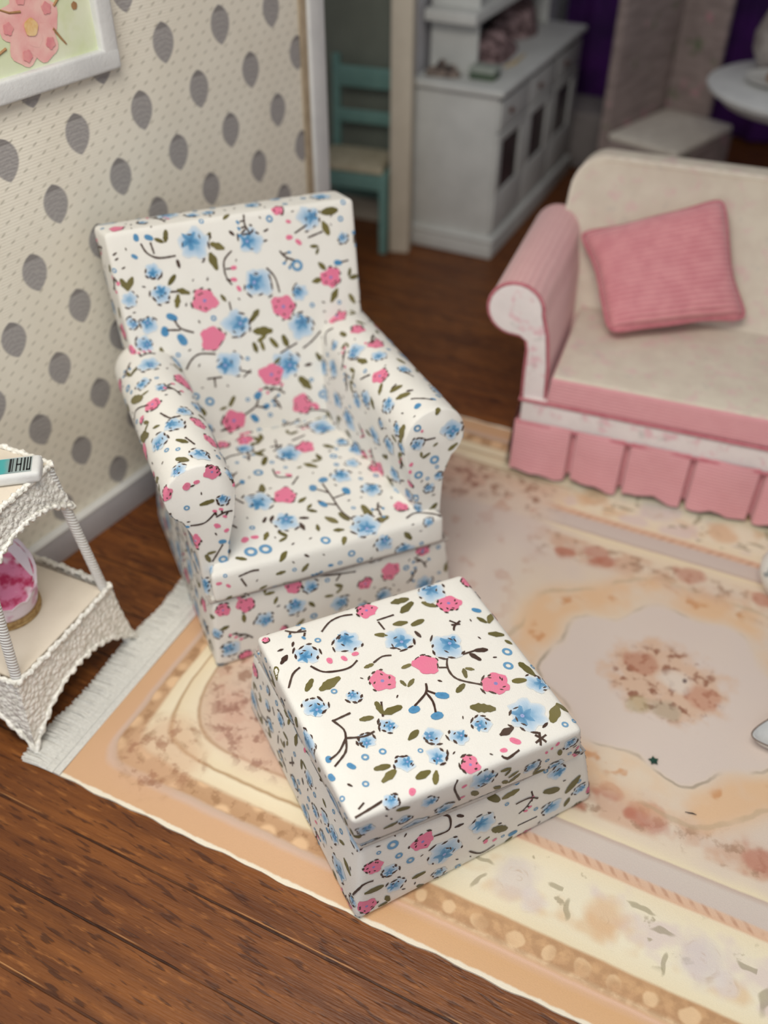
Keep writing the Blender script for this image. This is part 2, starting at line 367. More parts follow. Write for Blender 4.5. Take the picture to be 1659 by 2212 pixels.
# printed motifs of the cotton, in each part's own coordinates: kind, point(s), radius
DECALS = {
 'st_top': [
('B',[(0.081,0.417,0.4)],0.0325),('B',[(0.181,0.42,0.399)],0.0362),('B',[(0.291,0.363,0.397)],0.0384),('B',[(0.432,0.478,0.389)],0.0371),('B',[(0.385,0.308,0.393)],0.0418),('B',[(0.044,0.274,0.401)],0.0311),
('B',[(0.163,0.168,0.399)],0.0225),('B',[(0.103,0.153,0.4)],0.0222),('B',[(0.228,0.11,0.395)],0.0234),('B',[(0.284,0.084,0.392)],0.0245),('B',[(0.154,0.076,0.396)],0.0239),('B',[(0.216,0.059,0.393)],0.0241),
('B',[(0.434,0.073,0.385)],0.0462),('B',[(0.513,0.132,0.381)],0.0314),('P',[(0.264,0.484,0.396)],0.0283),('P',[(0.202,0.278,0.4)],0.0328),('P',[(0.309,0.277,0.397)],0.0323),('P',[(0.45,0.422,0.39)],0.0332),
('P',[(0.423,0.169,0.389)],0.0353),('P',[(0.019,0.502,0.398)],0.0088),('P',[(0.529,0.468,0.381)],0.0212),('P',[(0.269,0.018,0.388)],0.0241),('b',[(0.017,0.15,0.398)],0.011),('b',[(0.052,0.116,0.4)],0.0119),
('b',[(0.007,0.112,0.395)],0.0119),('b',[(0.227,0.182,0.398)],0.0166),('b',[(0.3,0.19,0.397)],0.0178),('b',[(0.263,0.148,0.397)],0.0175),('b',[(0.499,0.376,0.387)],0.0137),('p',[(0.123,0.379,0.402)],0.0108),
('p',[(0.155,0.371,0.402)],0.0097),('p',[(0.181,0.373,0.401)],0.0097),('p',[(0.383,0.028,0.384)],0.0134),('p',[(0.348,0.019,0.387)],0.0092),('p',[(0.134,0.014,0.392)],0.0108),('p',[(0.469,-0.004,0.361)],0.0079),
('R',[(0.496,0.237,0.385)],0.0122),('R',[(0.476,0.201,0.387)],0.012),('L',[(0.043,0.326,0.4),(0.069,0.351,0.401)],0),('L',[(0.07,0.315,0.402),(0.124,0.328,0.401)],0),('L',[(0.326,0.481,0.393),(0.372,0.476,0.392)],0),
('L',[(0.332,0.441,0.394),(0.375,0.462,0.392)],0),('L',[(0.393,0.452,0.392),(0.418,0.424,0.391)],0),('L',[(0.298,0.416,0.398),(0.333,0.408,0.397)],0),('L',[(0.335,0.395,0.397),(0.371,0.399,0.394)],0),
('L',[(0.246,0.406,0.399),(0.273,0.391,0.398)],0),('L',[(0.182,0.328,0.4),(0.206,0.329,0.4)],0),('L',[(0.485,0.301,0.389),(0.518,0.283,0.385)],0),('L',[(0.51,0.269,0.385),(0.52,0.252,0.383)],0),
('L',[(0.503,0.2,0.383),(0.516,0.155,0.381)],0),('L',[(0.459,0.16,0.386),(0.492,0.151,0.383)],0),('L',[(0.339,0.138,0.392),(0.387,0.111,0.39)],0),('L',[(0.332,0.183,0.394),(0.36,0.196,0.393)],0),
('L',[(0.478,0.034,0.382),(0.516,0.067,0.379)],0),('L',[(0.53,0.045,0.373),(0.515,0.072,0.379)],0),('L',[(0.088,0.09,0.397),(0.122,0.083,0.398)],0),('L',[(0.09,0.057,0.397),(0.127,0.07,0.396)],0),
('L',[(0.154,0.036,0.395),(0.189,0.039,0.392)],0),('L',[(0.183,0.01,0.389),(0.2,0.035,0.392)],0),('L',[(0.164,0.235,0.4),(0.164,0.2,0.401)],0),('L',[(0.164,0.2,0.401),(0.209,0.2,0.399)],0),
('L',[(0.113,0.208,0.4),(0.143,0.201,0.4)],0),('S',[(0.142,0.467,0.398),(0.172,0.488,0.398),(0.203,0.493,0.397),(0.229,0.486,0.395)],0),
('S',[(0.079,0.385,0.4),(0.097,0.358,0.401),(0.129,0.345,0.401),(0.156,0.343,0.4),(0.178,0.354,0.4)],0),('S',[(0.014,0.352,0.398),(0.036,0.382,0.4),(0.057,0.392,0.4)],0),
('S',[(0.062,0.233,0.4),(0.074,0.201,0.401),(0.069,0.18,0.399)],0),('S',[(0.069,0.18,0.399),(0.104,0.167,0.401),(0.129,0.169,0.399)],0),('S',[(0.069,0.18,0.399),(0.043,0.157,0.399),(0.019,0.149,0.398)],0),
('S',[(0.068,0.178,0.399),(0.055,0.151,0.399),(0.021,0.13,0.397)],0),('S',[(0.063,0.23,0.4),(0.104,0.232,0.4)],0),('S',[(0.284,0.232,0.397),(0.272,0.21,0.397),(0.233,0.189,0.398)],0),
('S',[(0.272,0.21,0.397),(0.274,0.183,0.396),(0.266,0.156,0.397)],0),('S',[(0.275,0.216,0.397),(0.294,0.194,0.397)],0),('S',[(0.367,0.282,0.396),(0.349,0.251,0.395),(0.352,0.215,0.394),(0.392,0.18,0.391)],0),
('S',[(0.331,0.259,0.396),(0.349,0.251,0.395)],0),('S',[(0.207,0.332,0.4),(0.233,0.34,0.401),(0.253,0.334,0.4)],0),('S',[(0.272,0.439,0.396),(0.274,0.41,0.397)],0),('S',[(0.271,0.444,0.396),(0.315,0.443,0.395)],0),
('S',[(0.338,0.01,0.385),(0.347,0.002,0.38),(0.379,0.007,0.382)],0),('S',[(0.175,0.23,0.4),(0.161,0.194,0.399)],0),('S',[(0.01,0.013,0.394),(0.041,0.016,0.395),(0.073,0.021,0.394)],0),
('S',[(0.419,0.007,0.38),(0.45,0.014,0.38)],0),('S',[(0.428,0.023,0.382),(0.442,0.001,0.377)],0),('S',[(0.44,0.025,0.383),(0.427,-0.0,0.376)],0),('S',[(0.423,0.372,0.392),(0.436,0.355,0.391)],0),
('S',[(0.42,0.358,0.392),(0.441,0.352,0.391)],0),('S',[(0.446,0.361,0.392),(0.425,0.352,0.391),(0.417,0.34,0.392)],0),('S',[(0.393,0.27,0.394),(0.439,0.268,0.39)],0),('D',[(0.428,0.269,0.391),(0.459,0.259,0.39)],0),
('D',[(0.414,0.266,0.391),(0.428,0.238,0.392)],0),('D',[(0.36,0.052,0.387),(0.396,0.056,0.386)],0),('D',[(0.023,0.42,0.399),(0.046,0.438,0.4)],0),('D',[(0.03,0.458,0.401),(0.045,0.458,0.401)],0),
('D',[(0.065,0.455,0.399),(0.073,0.468,0.399)],0),('D',[(0.334,0.376,0.396),(0.338,0.353,0.396)],0),('D',[(0.027,0.084,0.397),(0.034,0.074,0.397)],0),('B',[(0.032,0.009,0.348)],0.0237),('B',[(0.117,0.007,0.318)],0.0192),
('B',[(0.17,0.002,0.352)],0.022),('B',[(0.296,-0.001,0.347)],0.0368),('B',[(0.411,-0.002,0.312)],0.0222),('B',[(0.483,0.006,0.257)],0.0264),('B',[(0.504,-0.004,0.344)],0.0202),('B',[(0.09,0.015,0.393)],0.0185),
('L',[(0.069,0.01,0.315),(0.098,0.008,0.319)],0),('L',[(0.356,0.001,0.308),(0.379,-0.001,0.321)],0),('p',[(0.247,-0.002,0.354)],0.0081),('p',[(0.248,0.004,0.308)],0.0077),
('S',[(0.231,0.003,0.383),(0.223,-0.001,0.362),(0.243,0.006,0.297)],0),('L',[(0.287,0.007,0.284),(0.268,0.002,0.317)],0),('p',[(0.443,-0.004,0.346)],0.0063),('p',[(0.456,-0.004,0.353)],0.0053),
('S',[(0.023,0.025,0.396),(0.039,0.033,0.397)],0),('B',[(0.002,0.326,0.341)],0.0214),('B',[(0.004,0.371,0.335)],0.0109),],
 'base': [
('B',[(0.493,-0.004,0.084)],0.0288),('P',[(0.197,-0.004,0.076)],0.0134),('R',[(0.285,-0.005,0.09)],0.0114),('P',[(0.62,0.004,0.21)],0.0258),('P',[(0.518,-0.002,0.17)],0.0342),('P',[(0.235,0.001,0.22)],0.0274),
('R',[(0.567,0.0,0.163)],0.0101),('S',[(0.313,0.005,0.227),(0.371,0.002,0.215),(0.415,0.002,0.207)],0),('S',[(0.371,0.002,0.215),(0.356,0.001,0.195)],0),],
 'st_base': [
('P',[(0.163,0.011,0.189)],0.0312),('P',[(0.048,0.012,0.178)],0.0256),('P',[(0.026,0.003,0.046)],0.0292),('R',[(0.094,0.015,0.224)],0.0142),('R',[(0.106,0.011,0.18)],0.0096),('R',[(0.132,0.007,0.145)],0.0104),
('B',[(0.307,0.008,0.156)],0.04),('B',[(0.216,0.005,0.108)],0.0458),('B',[(0.092,0.002,0.076)],0.0257),('B',[(0.501,0.01,0.074)],0.0355),('L',[(0.338,0.005,0.113),(0.381,0.007,0.077)],0),
('L',[(0.023,0.006,0.097),(0.068,0.005,0.096)],0),('L',[(0.358,0.013,0.209),(0.403,0.013,0.213)],0),('L',[(0.322,0.019,0.244),(0.352,0.013,0.205)],0),('L',[(0.471,0.01,0.161),(0.518,0.009,0.134)],0),
('L',[(0.541,0.01,0.102),(0.575,0.014,0.149)],0),('L',[(0.136,0.002,0.07),(0.17,0.003,0.07)],0),('b',[(0.403,0.008,0.04)],0.0165),('p',[(0.324,0.004,0.072)],0.0104),('p',[(0.351,0.006,0.056)],0.0081),
('S',[(0.202,0.022,0.249),(0.227,0.016,0.232),(0.226,0.011,0.19),(0.189,0.011,0.191)],0),('S',[(0.282,0.004,0.064),(0.317,0.006,0.024),(0.354,0.008,0.029)],0),
('S',[(0.005,0.024,0.076),(0.02,0.009,0.129),(0.045,0.007,0.132)],0),('S',[(0.396,0.009,0.166),(0.432,0.009,0.164),(0.458,0.008,0.145)],0),('S',[(0.412,0.008,0.066),(0.467,0.009,0.061)],0),
('S',[(0.437,0.011,0.184),(0.445,0.008,0.153)],0),('D',[(0.24,0.01,0.187),(0.263,0.01,0.185)],0),('D',[(0.246,0.015,0.224),(0.263,0.013,0.209)],0),('L',[(0.335,0.004,0.082),(0.317,0.004,0.076)],0),
('B',[(0.004,0.024,0.055)],0.0168),('B',[(-0.0,0.477,0.123)],0.0217),('B',[(0.009,0.499,0.226)],0.0141),('B',[(-0.002,0.332,0.084)],0.0213),('B',[(0.007,0.12,0.163)],0.0252),('B',[(0.008,0.168,0.169)],0.0199),
('L',[(-0.003,0.422,0.053),(-0.002,0.441,0.069)],0),('L',[(0.009,0.041,0.125),(0.009,0.074,0.146)],0),('p',[(0.0,0.208,0.09)],0.008),('p',[(0.006,0.183,0.153)],0.0056),('p',[(-0.001,0.198,0.043)],0.0082),
('S',[(0.001,0.586,0.122),(-0.001,0.548,0.085),(-0.001,0.489,0.114)],0),('S',[(-0.001,0.429,0.11),(0.001,0.428,0.142)],0),('S',[(0.002,0.345,0.162),(0.001,0.34,0.133)],0),('S',[(0.0,0.358,0.123),(0.003,0.332,0.156)],0),
('D',[(0.004,0.287,0.157),(0.002,0.278,0.141)],0),('R',[(0.008,0.222,0.177)],0.0078),('b',[(0.005,0.152,0.139)],0.01),('S',[(0.007,0.467,0.203),(0.005,0.452,0.188)],0),('L',[(0.018,0.334,0.254),(0.01,0.334,0.216)],0),
('L',[(0.013,0.187,0.209),(0.012,0.168,0.201)],0),('p',[(0.017,0.291,0.25)],0.0077),],
 'back': [
('B',[(0.228,0.668,0.911)],0.0463),('B',[(0.383,0.664,0.887)],0.0411),('B',[(0.385,0.636,0.777)],0.0489),('B',[(0.569,0.674,0.921)],0.0403),('B',[(0.111,0.654,0.852)],0.026),('B',[(0.122,0.639,0.8)],0.029),
('B',[(0.04,0.64,0.796)],0.0231),('B',[(0.031,0.624,0.731)],0.0203),('B',[(0.07,0.622,0.725)],0.0277),('B',[(0.054,0.609,0.672)],0.0278),('B',[(0.318,0.611,0.676)],0.0476),('B',[(0.501,0.602,0.639)],0.0455),
('B',[(0.262,0.584,0.569)],0.0449),('B',[(0.444,0.576,0.529)],0.0489),('B',[(0.504,0.625,0.728)],0.0271),('B',[(0.655,0.658,0.851)],0.0182),('P',[(0.234,0.629,0.756)],0.0396),('P',[(0.235,0.604,0.651)],0.04),
('P',[(0.454,0.615,0.697)],0.0405),('P',[(0.607,0.631,0.75)],0.0349),('P',[(0.388,0.569,0.513)],0.0411),('P',[(0.013,0.614,0.656)],0.022),('P',[(0.254,0.543,0.403)],0.0397),('P',[(0.467,0.546,0.403)],0.0358),
('b',[(0.137,0.623,0.728)],0.019),('b',[(0.11,0.615,0.697)],0.019),('b',[(0.151,0.607,0.665)],0.0221),('b',[(0.087,0.677,0.946)],0.0129),('b',[(0.12,0.675,0.939)],0.0143),('b',[(0.073,0.666,0.899)],0.0108),
('b',[(0.635,0.64,0.785)],0.0152),('b',[(0.339,0.558,0.461)],0.0183),('b',[(0.359,0.549,0.422)],0.0154),('b',[(0.316,0.542,0.395)],0.0185),('p',[(0.331,0.648,0.826)],0.0103),('p',[(0.326,0.639,0.795)],0.0103),
('p',[(0.334,0.633,0.77)],0.0103),('p',[(0.501,0.663,0.877)],0.0119),('p',[(0.524,0.657,0.861)],0.0119),('p',[(0.504,0.673,0.918)],0.0089),('p',[(0.508,0.542,0.386)],0.0157),('P',[(0.479,0.685,0.952)],0.0192),
('R',[(0.511,0.642,0.801)],0.0179),('R',[(0.451,0.677,0.934)],0.0103),('R',[(0.195,0.561,0.476)],0.0143),('R',[(0.536,0.55,0.417)],0.0133),('R',[(0.159,0.566,0.5)],0.0113),
('L',[(0.025,0.654,0.852),(0.037,0.646,0.82)],0),('L',[(0.057,0.654,0.851),(0.035,0.646,0.819)],0),('L',[(0.145,0.643,0.814),(0.169,0.65,0.837)],0),('L',[(0.165,0.641,0.798),(0.198,0.637,0.782)],0),
('L',[(0.155,0.629,0.751),(0.166,0.638,0.786)],0),('L',[(0.258,0.665,0.894),(0.283,0.674,0.926)],0),('L',[(0.277,0.667,0.899),(0.314,0.66,0.879)],0),('L',[(0.272,0.661,0.876),(0.284,0.649,0.828)],0),
('L',[(0.549,0.631,0.748),(0.584,0.632,0.75)],0),('L',[(0.575,0.643,0.797),(0.595,0.638,0.773)],0),('L',[(0.599,0.615,0.68),(0.624,0.623,0.716)],0),('L',[(0.281,0.632,0.763),(0.293,0.627,0.742)],0),
('L',[(0.352,0.61,0.674),(0.381,0.618,0.703)],0),('L',[(0.354,0.602,0.647),(0.412,0.601,0.636)],0),('L',[(0.363,0.595,0.615),(0.39,0.599,0.627)],0),('L',[(0.35,0.595,0.616),(0.357,0.588,0.584)],0),
('L',[(0.4,0.597,0.618),(0.42,0.589,0.586)],0),('L',[(0.439,0.598,0.619),(0.45,0.589,0.582)],0),('L',[(0.4,0.578,0.54),(0.423,0.582,0.556)],0),('L',[(0.47,0.564,0.487),(0.503,0.555,0.442)],0),
('L',[(0.249,0.553,0.448),(0.269,0.561,0.475)],0),('L',[(0.219,0.554,0.445),(0.241,0.553,0.448)],0),('L',[(0.138,0.562,0.479),(0.177,0.553,0.44)],0),('L',[(0.601,0.676,0.927),(0.652,0.676,0.926)],0),
('L',[(0.602,0.669,0.904),(0.617,0.659,0.865)],0),('L',[(0.372,0.595,0.616),(0.378,0.589,0.586)],0),('S',[(0.096,0.673,0.929),(0.107,0.667,0.903),(0.134,0.663,0.886),(0.18,0.662,0.884)],0),
('S',[(0.121,0.672,0.928),(0.125,0.666,0.898)],0),('S',[(0.332,0.658,0.871),(0.307,0.654,0.849),(0.304,0.645,0.811),(0.317,0.636,0.783)],0),('S',[(0.422,0.644,0.81),(0.442,0.637,0.78),(0.449,0.627,0.738)],0),
('S',[(0.301,0.626,0.74),(0.303,0.618,0.706)],0),('S',[(0.142,0.621,0.721),(0.154,0.614,0.696),(0.188,0.61,0.677)],0),('S',[(0.117,0.616,0.698),(0.153,0.614,0.691)],0),('S',[(0.138,0.638,0.797),(0.169,0.639,0.793)],0),
('S',[(0.147,0.585,0.581),(0.166,0.592,0.604),(0.193,0.594,0.616),(0.237,0.593,0.606)],0),('S',[(0.201,0.596,0.625),(0.239,0.601,0.637)],0),('S',[(0.517,0.665,0.886),(0.556,0.669,0.902)],0),
('S',[(0.554,0.661,0.868),(0.599,0.664,0.877)],0),('S',[(0.221,0.576,0.543),(0.219,0.57,0.513)],0),('S',[(0.2,0.577,0.542),(0.243,0.575,0.538)],0),('S',[(0.424,0.585,0.568),(0.455,0.588,0.579),(0.479,0.59,0.587)],0),
('S',[(0.495,0.584,0.568),(0.524,0.59,0.582),(0.556,0.596,0.606)],0),('S',[(0.243,0.538,0.383),(0.21,0.539,0.382)],0),('S',[(0.289,0.546,0.413),(0.326,0.551,0.43),(0.337,0.556,0.45)],0),
('S',[(0.326,0.551,0.43),(0.358,0.548,0.418)],0),('S',[(0.295,0.579,0.547),(0.33,0.575,0.531)],0),('S',[(0.305,0.573,0.523),(0.33,0.577,0.54)],0),('S',[(0.635,0.64,0.785),(0.667,0.642,0.787)],0),
('S',[(0.456,0.54,0.381),(0.503,0.54,0.375),(0.545,0.537,0.361)],0),('S',[(0.304,0.64,0.799),(0.326,0.639,0.794)],0),('S',[(0.307,0.648,0.827),(0.329,0.648,0.825)],0),('D',[(0.019,0.668,0.912),(0.031,0.668,0.918)],0),
('D',[(0.334,0.672,0.922),(0.347,0.668,0.908)],0),('D',[(0.424,0.662,0.88),(0.437,0.663,0.881)],0),('D',[(0.429,0.669,0.904),(0.444,0.67,0.909)],0),('D',[(0.181,0.66,0.874),(0.184,0.653,0.851)],0),
('D',[(0.492,0.573,0.516),(0.516,0.573,0.516)],0),('D',[(0.022,0.666,0.899),(0.032,0.665,0.904)],0),('D',[(0.402,0.672,0.916),(0.393,0.669,0.905)],0),],
 'arm_right': [
('B',[(0.548,0.56,0.508)],0.0278),('P',[(0.61,0.599,0.64)],0.0353),('S',[(0.555,0.552,0.581),(0.566,0.577,0.605),(0.584,0.562,0.625)],0),('P',[(0.58,0.218,0.354)],0.0276),('P',[(0.593,0.044,0.426)],0.015),
('R',[(0.605,0.03,0.382)],0.0138),('L',[(0.585,0.181,0.355),(0.592,0.147,0.342)],0),('L',[(0.644,0.03,0.315),(0.67,0.029,0.345)],0),('S',[(0.589,0.169,0.35),(0.594,0.081,0.409)],0),('P',[(0.597,0.257,0.639)],0.029),
('P',[(0.632,0.493,0.647)],0.0253),('B',[(0.586,0.41,0.628)],0.0319),('B',[(0.626,0.332,0.65)],0.0255),('B',[(0.578,0.157,0.617)],0.0282),('B',[(0.661,0.24,0.652)],0.0235),('b',[(0.62,0.07,0.651)],0.0143),
('L',[(0.593,0.18,0.635),(0.625,0.171,0.652)],0),('L',[(0.594,0.143,0.635),(0.628,0.128,0.653)],0),('L',[(0.568,0.053,0.563),(0.579,0.054,0.616)],0),('b',[(0.668,0.078,0.655)],0.0092),
('S',[(0.62,0.107,0.65),(0.666,0.074,0.656)],0),('B',[(0.6,0.03,0.563)],0.0223),('R',[(0.602,0.03,0.616)],0.0117),('R',[(0.655,0.03,0.499)],0.0148),('R',[(0.61,0.03,0.462)],0.0135),('B',[(0.703,0.029,0.58)],0.0358),
('L',[(0.695,0.03,0.517),(0.722,0.03,0.534)],0),('B',[(0.57,0.053,0.548)],0.0198),('B',[(0.641,0.03,0.408)],0.0178),('L',[(0.649,0.03,0.544),(0.663,0.03,0.552)],0),('S',[(0.613,0.028,0.572),(0.655,0.03,0.57)],0),
('p',[(0.616,0.03,0.603)],0.0059),('p',[(0.588,0.03,0.504)],0.0086),('p',[(0.585,0.03,0.48)],0.008),('S',[(0.655,0.228,0.653),(0.67,0.198,0.651)],0),('D',[(0.623,0.143,0.651),(0.64,0.136,0.655)],0),
('S',[(0.583,0.29,0.627),(0.565,0.317,0.6)],0),('S',[(0.6,0.185,0.639),(0.616,0.189,0.648)],0),('L',[(0.583,0.376,0.624),(0.595,0.336,0.636)],0),],
 'arm_left': [
('P',[(0.112,0.451,0.629)],0.038),('B',[(0.113,0.033,0.616)],0.0208),('b',[(0.072,0.03,0.421)],0.0129),('R',[(0.066,0.03,0.363)],0.0131),('p',[(0.064,0.03,0.477)],0.0108),('p',[(0.086,0.03,0.455)],0.0089),
('S',[(0.038,0.03,0.365),(0.057,0.03,0.392),(0.071,0.03,0.413)],0),('P',[(0.006,0.341,0.654)],0.0268),('P',[(-0.03,0.328,0.627)],0.0121),('B',[(0.042,0.397,0.661)],0.0205),('B',[(0.028,0.224,0.664)],0.0296),
('B',[(-0.017,0.185,0.644)],0.0344),('B',[(0.068,0.276,0.659)],0.0223),('B',[(0.059,0.08,0.666)],0.0294),('B',[(-0.006,0.044,0.658)],0.0253),('P',[(0.071,0.03,0.643)],0.0242),('P',[(-0.047,0.141,0.592)],0.0101),
('R',[(-0.029,0.498,0.617)],0.0121),('L',[(-0.033,0.443,0.614),(-0.009,0.393,0.643)],0),('L',[(-0.009,0.407,0.643),(0.011,0.406,0.654)],0),('L',[(-0.044,0.298,0.59),(-0.03,0.249,0.631)],0),
('L',[(-0.015,0.253,0.644),(0.001,0.243,0.656)],0),('L',[(0.003,0.087,0.661),(0.027,0.058,0.668)],0),('L',[(0.021,0.156,0.664),(0.044,0.13,0.666)],0),
('S',[(-0.044,0.365,0.582),(-0.034,0.386,0.617),(-0.003,0.349,0.649)],0),('S',[(0.014,0.289,0.658),(0.031,0.25,0.664),(0.056,0.252,0.663)],0),('S',[(0.043,0.154,0.666),(0.057,0.119,0.664)],0),
('p',[(0.008,0.03,0.622)],0.0146),('p',[(0.033,0.03,0.625)],0.0097),('L',[(0.03,0.03,0.555),(0.067,0.029,0.558)],0),('B',[(0.087,0.029,0.556)],0.0199),('S',[(-0.0,0.03,0.5),(0.035,0.03,0.497),(0.066,0.03,0.521)],0),
('D',[(0.015,0.028,0.616),(0.027,0.028,0.619)],0),('D',[(0.007,0.285,0.314),(0.008,0.276,0.308)],0),('D',[(-0.007,0.03,0.514),(0.002,0.03,0.513)],0),('p',[(0.064,0.03,0.477)],0.0089),],
 'seat': [
('P',[(0.269,0.498,0.358)],0.0275),('P',[(0.203,0.501,0.358)],0.0213),('P',[(0.422,0.399,0.354)],0.0316),('P',[(0.293,0.21,0.356)],0.0366),('B',[(0.252,0.456,0.359)],0.0301),('B',[(0.364,0.382,0.357)],0.0416),
('B',[(0.506,0.478,0.347)],0.0434),('B',[(0.557,0.342,0.343)],0.0301),('B',[(0.471,0.242,0.349)],0.0318),('B',[(0.523,0.278,0.346)],0.0221),('B',[(0.532,0.159,0.342)],0.0328),('B',[(0.216,0.208,0.358)],0.0461),
('B',[(0.264,0.117,0.353)],0.0397),('B',[(0.455,0.019,0.339)],0.0449),('b',[(0.414,0.237,0.353)],0.0187),('b',[(0.376,0.212,0.353)],0.0185),('b',[(0.46,0.17,0.349)],0.0198),('b',[(0.38,0.141,0.35)],0.0174),
('b',[(0.203,0.308,0.36)],0.0129),('R',[(0.257,0.332,0.36)],0.0145),('R',[(0.141,0.038,0.353)],0.0179),('R',[(0.179,0.034,0.35)],0.0179),('R',[(0.336,0.012,0.343)],0.0141),('R',[(0.484,0.331,0.351)],0.0111),
('p',[(0.333,0.292,0.359)],0.0108),('p',[(0.308,0.313,0.36)],0.0087),('p',[(0.139,0.084,0.355)],0.0148),('p',[(0.166,0.086,0.354)],0.0121),('L',[(0.284,0.422,0.36),(0.31,0.429,0.358)],0),
('L',[(0.28,0.359,0.359),(0.301,0.396,0.359)],0),('L',[(0.365,0.312,0.356),(0.381,0.314,0.355)],0),('L',[(0.39,0.325,0.355),(0.422,0.297,0.353)],0),('L',[(0.239,0.24,0.358),(0.25,0.28,0.359)],0),
('L',[(0.244,0.204,0.358),(0.287,0.202,0.356)],0),('L',[(0.365,0.092,0.348),(0.391,0.06,0.345)],0),('L',[(0.368,0.038,0.345),(0.397,0.031,0.342)],0),('L',[(0.407,0.096,0.347),(0.422,0.058,0.343)],0),
('L',[(0.478,0.104,0.343),(0.482,0.05,0.34)],0),('L',[(0.482,0.028,0.338),(0.529,0.039,0.336)],0),('L',[(0.202,-0.008,0.335),(0.228,0.009,0.347)],0),('L',[(0.274,0.43,0.359),(0.297,0.402,0.359)],0),
('S',[(0.3,0.333,0.359),(0.301,0.295,0.36),(0.339,0.28,0.357)],0),('S',[(0.328,0.247,0.356),(0.356,0.276,0.356)],0),('S',[(0.408,0.223,0.352),(0.412,0.167,0.35),(0.416,0.097,0.346),(0.436,0.051,0.342)],0),
('S',[(0.376,0.214,0.353),(0.411,0.18,0.351)],0),('S',[(0.382,0.144,0.35),(0.414,0.126,0.348)],0),('S',[(0.415,0.155,0.349),(0.457,0.162,0.349)],0),('S',[(0.167,0.414,0.359),(0.202,0.436,0.359),(0.233,0.435,0.359)],0),
('S',[(0.162,0.253,0.359),(0.18,0.221,0.358)],0),('S',[(0.166,0.29,0.359),(0.191,0.305,0.36),(0.205,0.308,0.36)],0),('S',[(0.571,0.016,0.334),(0.609,0.027,0.331),(0.669,-0.003,0.322)],0),
('S',[(0.397,0.443,0.356),(0.442,0.458,0.352)],0),('S',[(0.327,0.435,0.357),(0.363,0.432,0.358)],0),('S',[(0.352,0.465,0.356),(0.342,0.416,0.357)],0),('D',[(0.223,0.126,0.355),(0.238,0.145,0.355)],0),
('D',[(0.204,0.128,0.355),(0.218,0.146,0.357)],0),('D',[(0.299,0.112,0.352),(0.324,0.103,0.352)],0),('D',[(0.295,0.094,0.351),(0.297,0.064,0.349)],0),('D',[(0.368,0.159,0.352),(0.379,0.152,0.351)],0),
('D',[(0.253,0.214,0.358),(0.262,0.2,0.358)],0),('S',[(0.091,-0.011,0.328),(0.124,-0.01,0.333),(0.145,-0.01,0.33)],0),('S',[(0.096,-0.012,0.32),(0.107,-0.013,0.29)],0),('b',[(0.338,-0.015,0.275)],0.0095),
('L',[(0.257,-0.015,0.283),(0.277,-0.014,0.305)],0),('R',[(0.398,-0.014,0.295)],0.0115),('R',[(0.421,-0.016,0.262)],0.0103),('L',[(0.139,-0.015,0.264),(0.161,-0.014,0.271)],0),('p',[(0.04,-0.011,0.322)],0.0092),
('p',[(0.061,-0.011,0.307)],0.0086),('B',[(0.494,-0.013,0.301)],0.0329),('D',[(0.269,-0.007,0.334),(0.281,-0.01,0.324)],0),],
}

# ------------------------------------------------------------ materials
def m_print():
    a = X.T.nodes.new('ShaderNodeAttribute'); a.attribute_name = 'print'
    v, x, y, z = coords()
    n = noise(v, 260, 2); wv = ((x + y * .6) * 2600).sin() * ((z + y) * 2600).sin()
    c = mix(smooth(.35, .75, noise(v, 9, 4)) * .10, X(a.outputs[0]), 'c9bfae')
    return c, n + wv * .25, .0005
M_PRINT = material('printed_cotton', m_print, .95, .15, .1)

def m_wallpaper():
    v, x, y, z = coords()
    def leaves(ox, oz):
        lx = (((x - ox) / .226 + 50.5).frac() - .5) * (.226 / .038)
        lz = (((z - oz) / .291 + 50.5).frac() - .5) * (.291 / .053)
        a = (1.0 + lz).max(0.0).pow(.72); b = (1.0 - lz).max(0.0).pow(.62)
        wd = a * b * 1.14
        return smooth(.03, .24, wd - lx.abs()), lx, lz
    A, ax, az = leaves(.798, 1.318); B, bx, bz = leaves(.798 + .113, 1.318 - .1455)
    cover = A.max(B)
    lz = A * az + (1.0 - A) * bz; lx = A * ax + (1.0 - A) * bx
    st = ((lz * 9.0 + lx * lx * 3.0 + noise(v, 60, 3) * 5.0) * 2.6).sin()
    leafc = mix(smooth(-1.3, 1.6, st) * .6 + noise(v, 90, 3) * .5, '969392', 'aeaaa7')
    leafc = mix(smooth(.62, .72, lz) * .8, leafc, '827e7c')
    # small ticks in offset rows
    row = (z / .0255).floor(); sh = (row * .5).frac()
    tx = (x / .0433 + sh).frac() - .5; tz = (z / .0255).frac() - .5
    tick = smooth(.24, .06, tx.abs()) * smooth(.15, .03, (tz - tx * .7).abs())
    base = mix(smooth(.3, .7, noise(v, 3, 3)), 'efeadb', 'e8e2d2')
    base = mix(tick * .6, base, '979282')
    rib = (z * 820.0).sin()
    return mix(cover, base, leafc), rib * .3 + noise(v, 200, 2), .0005
M_WALL = material('leaf_wallpaper', m_wallpaper, .85, .25)

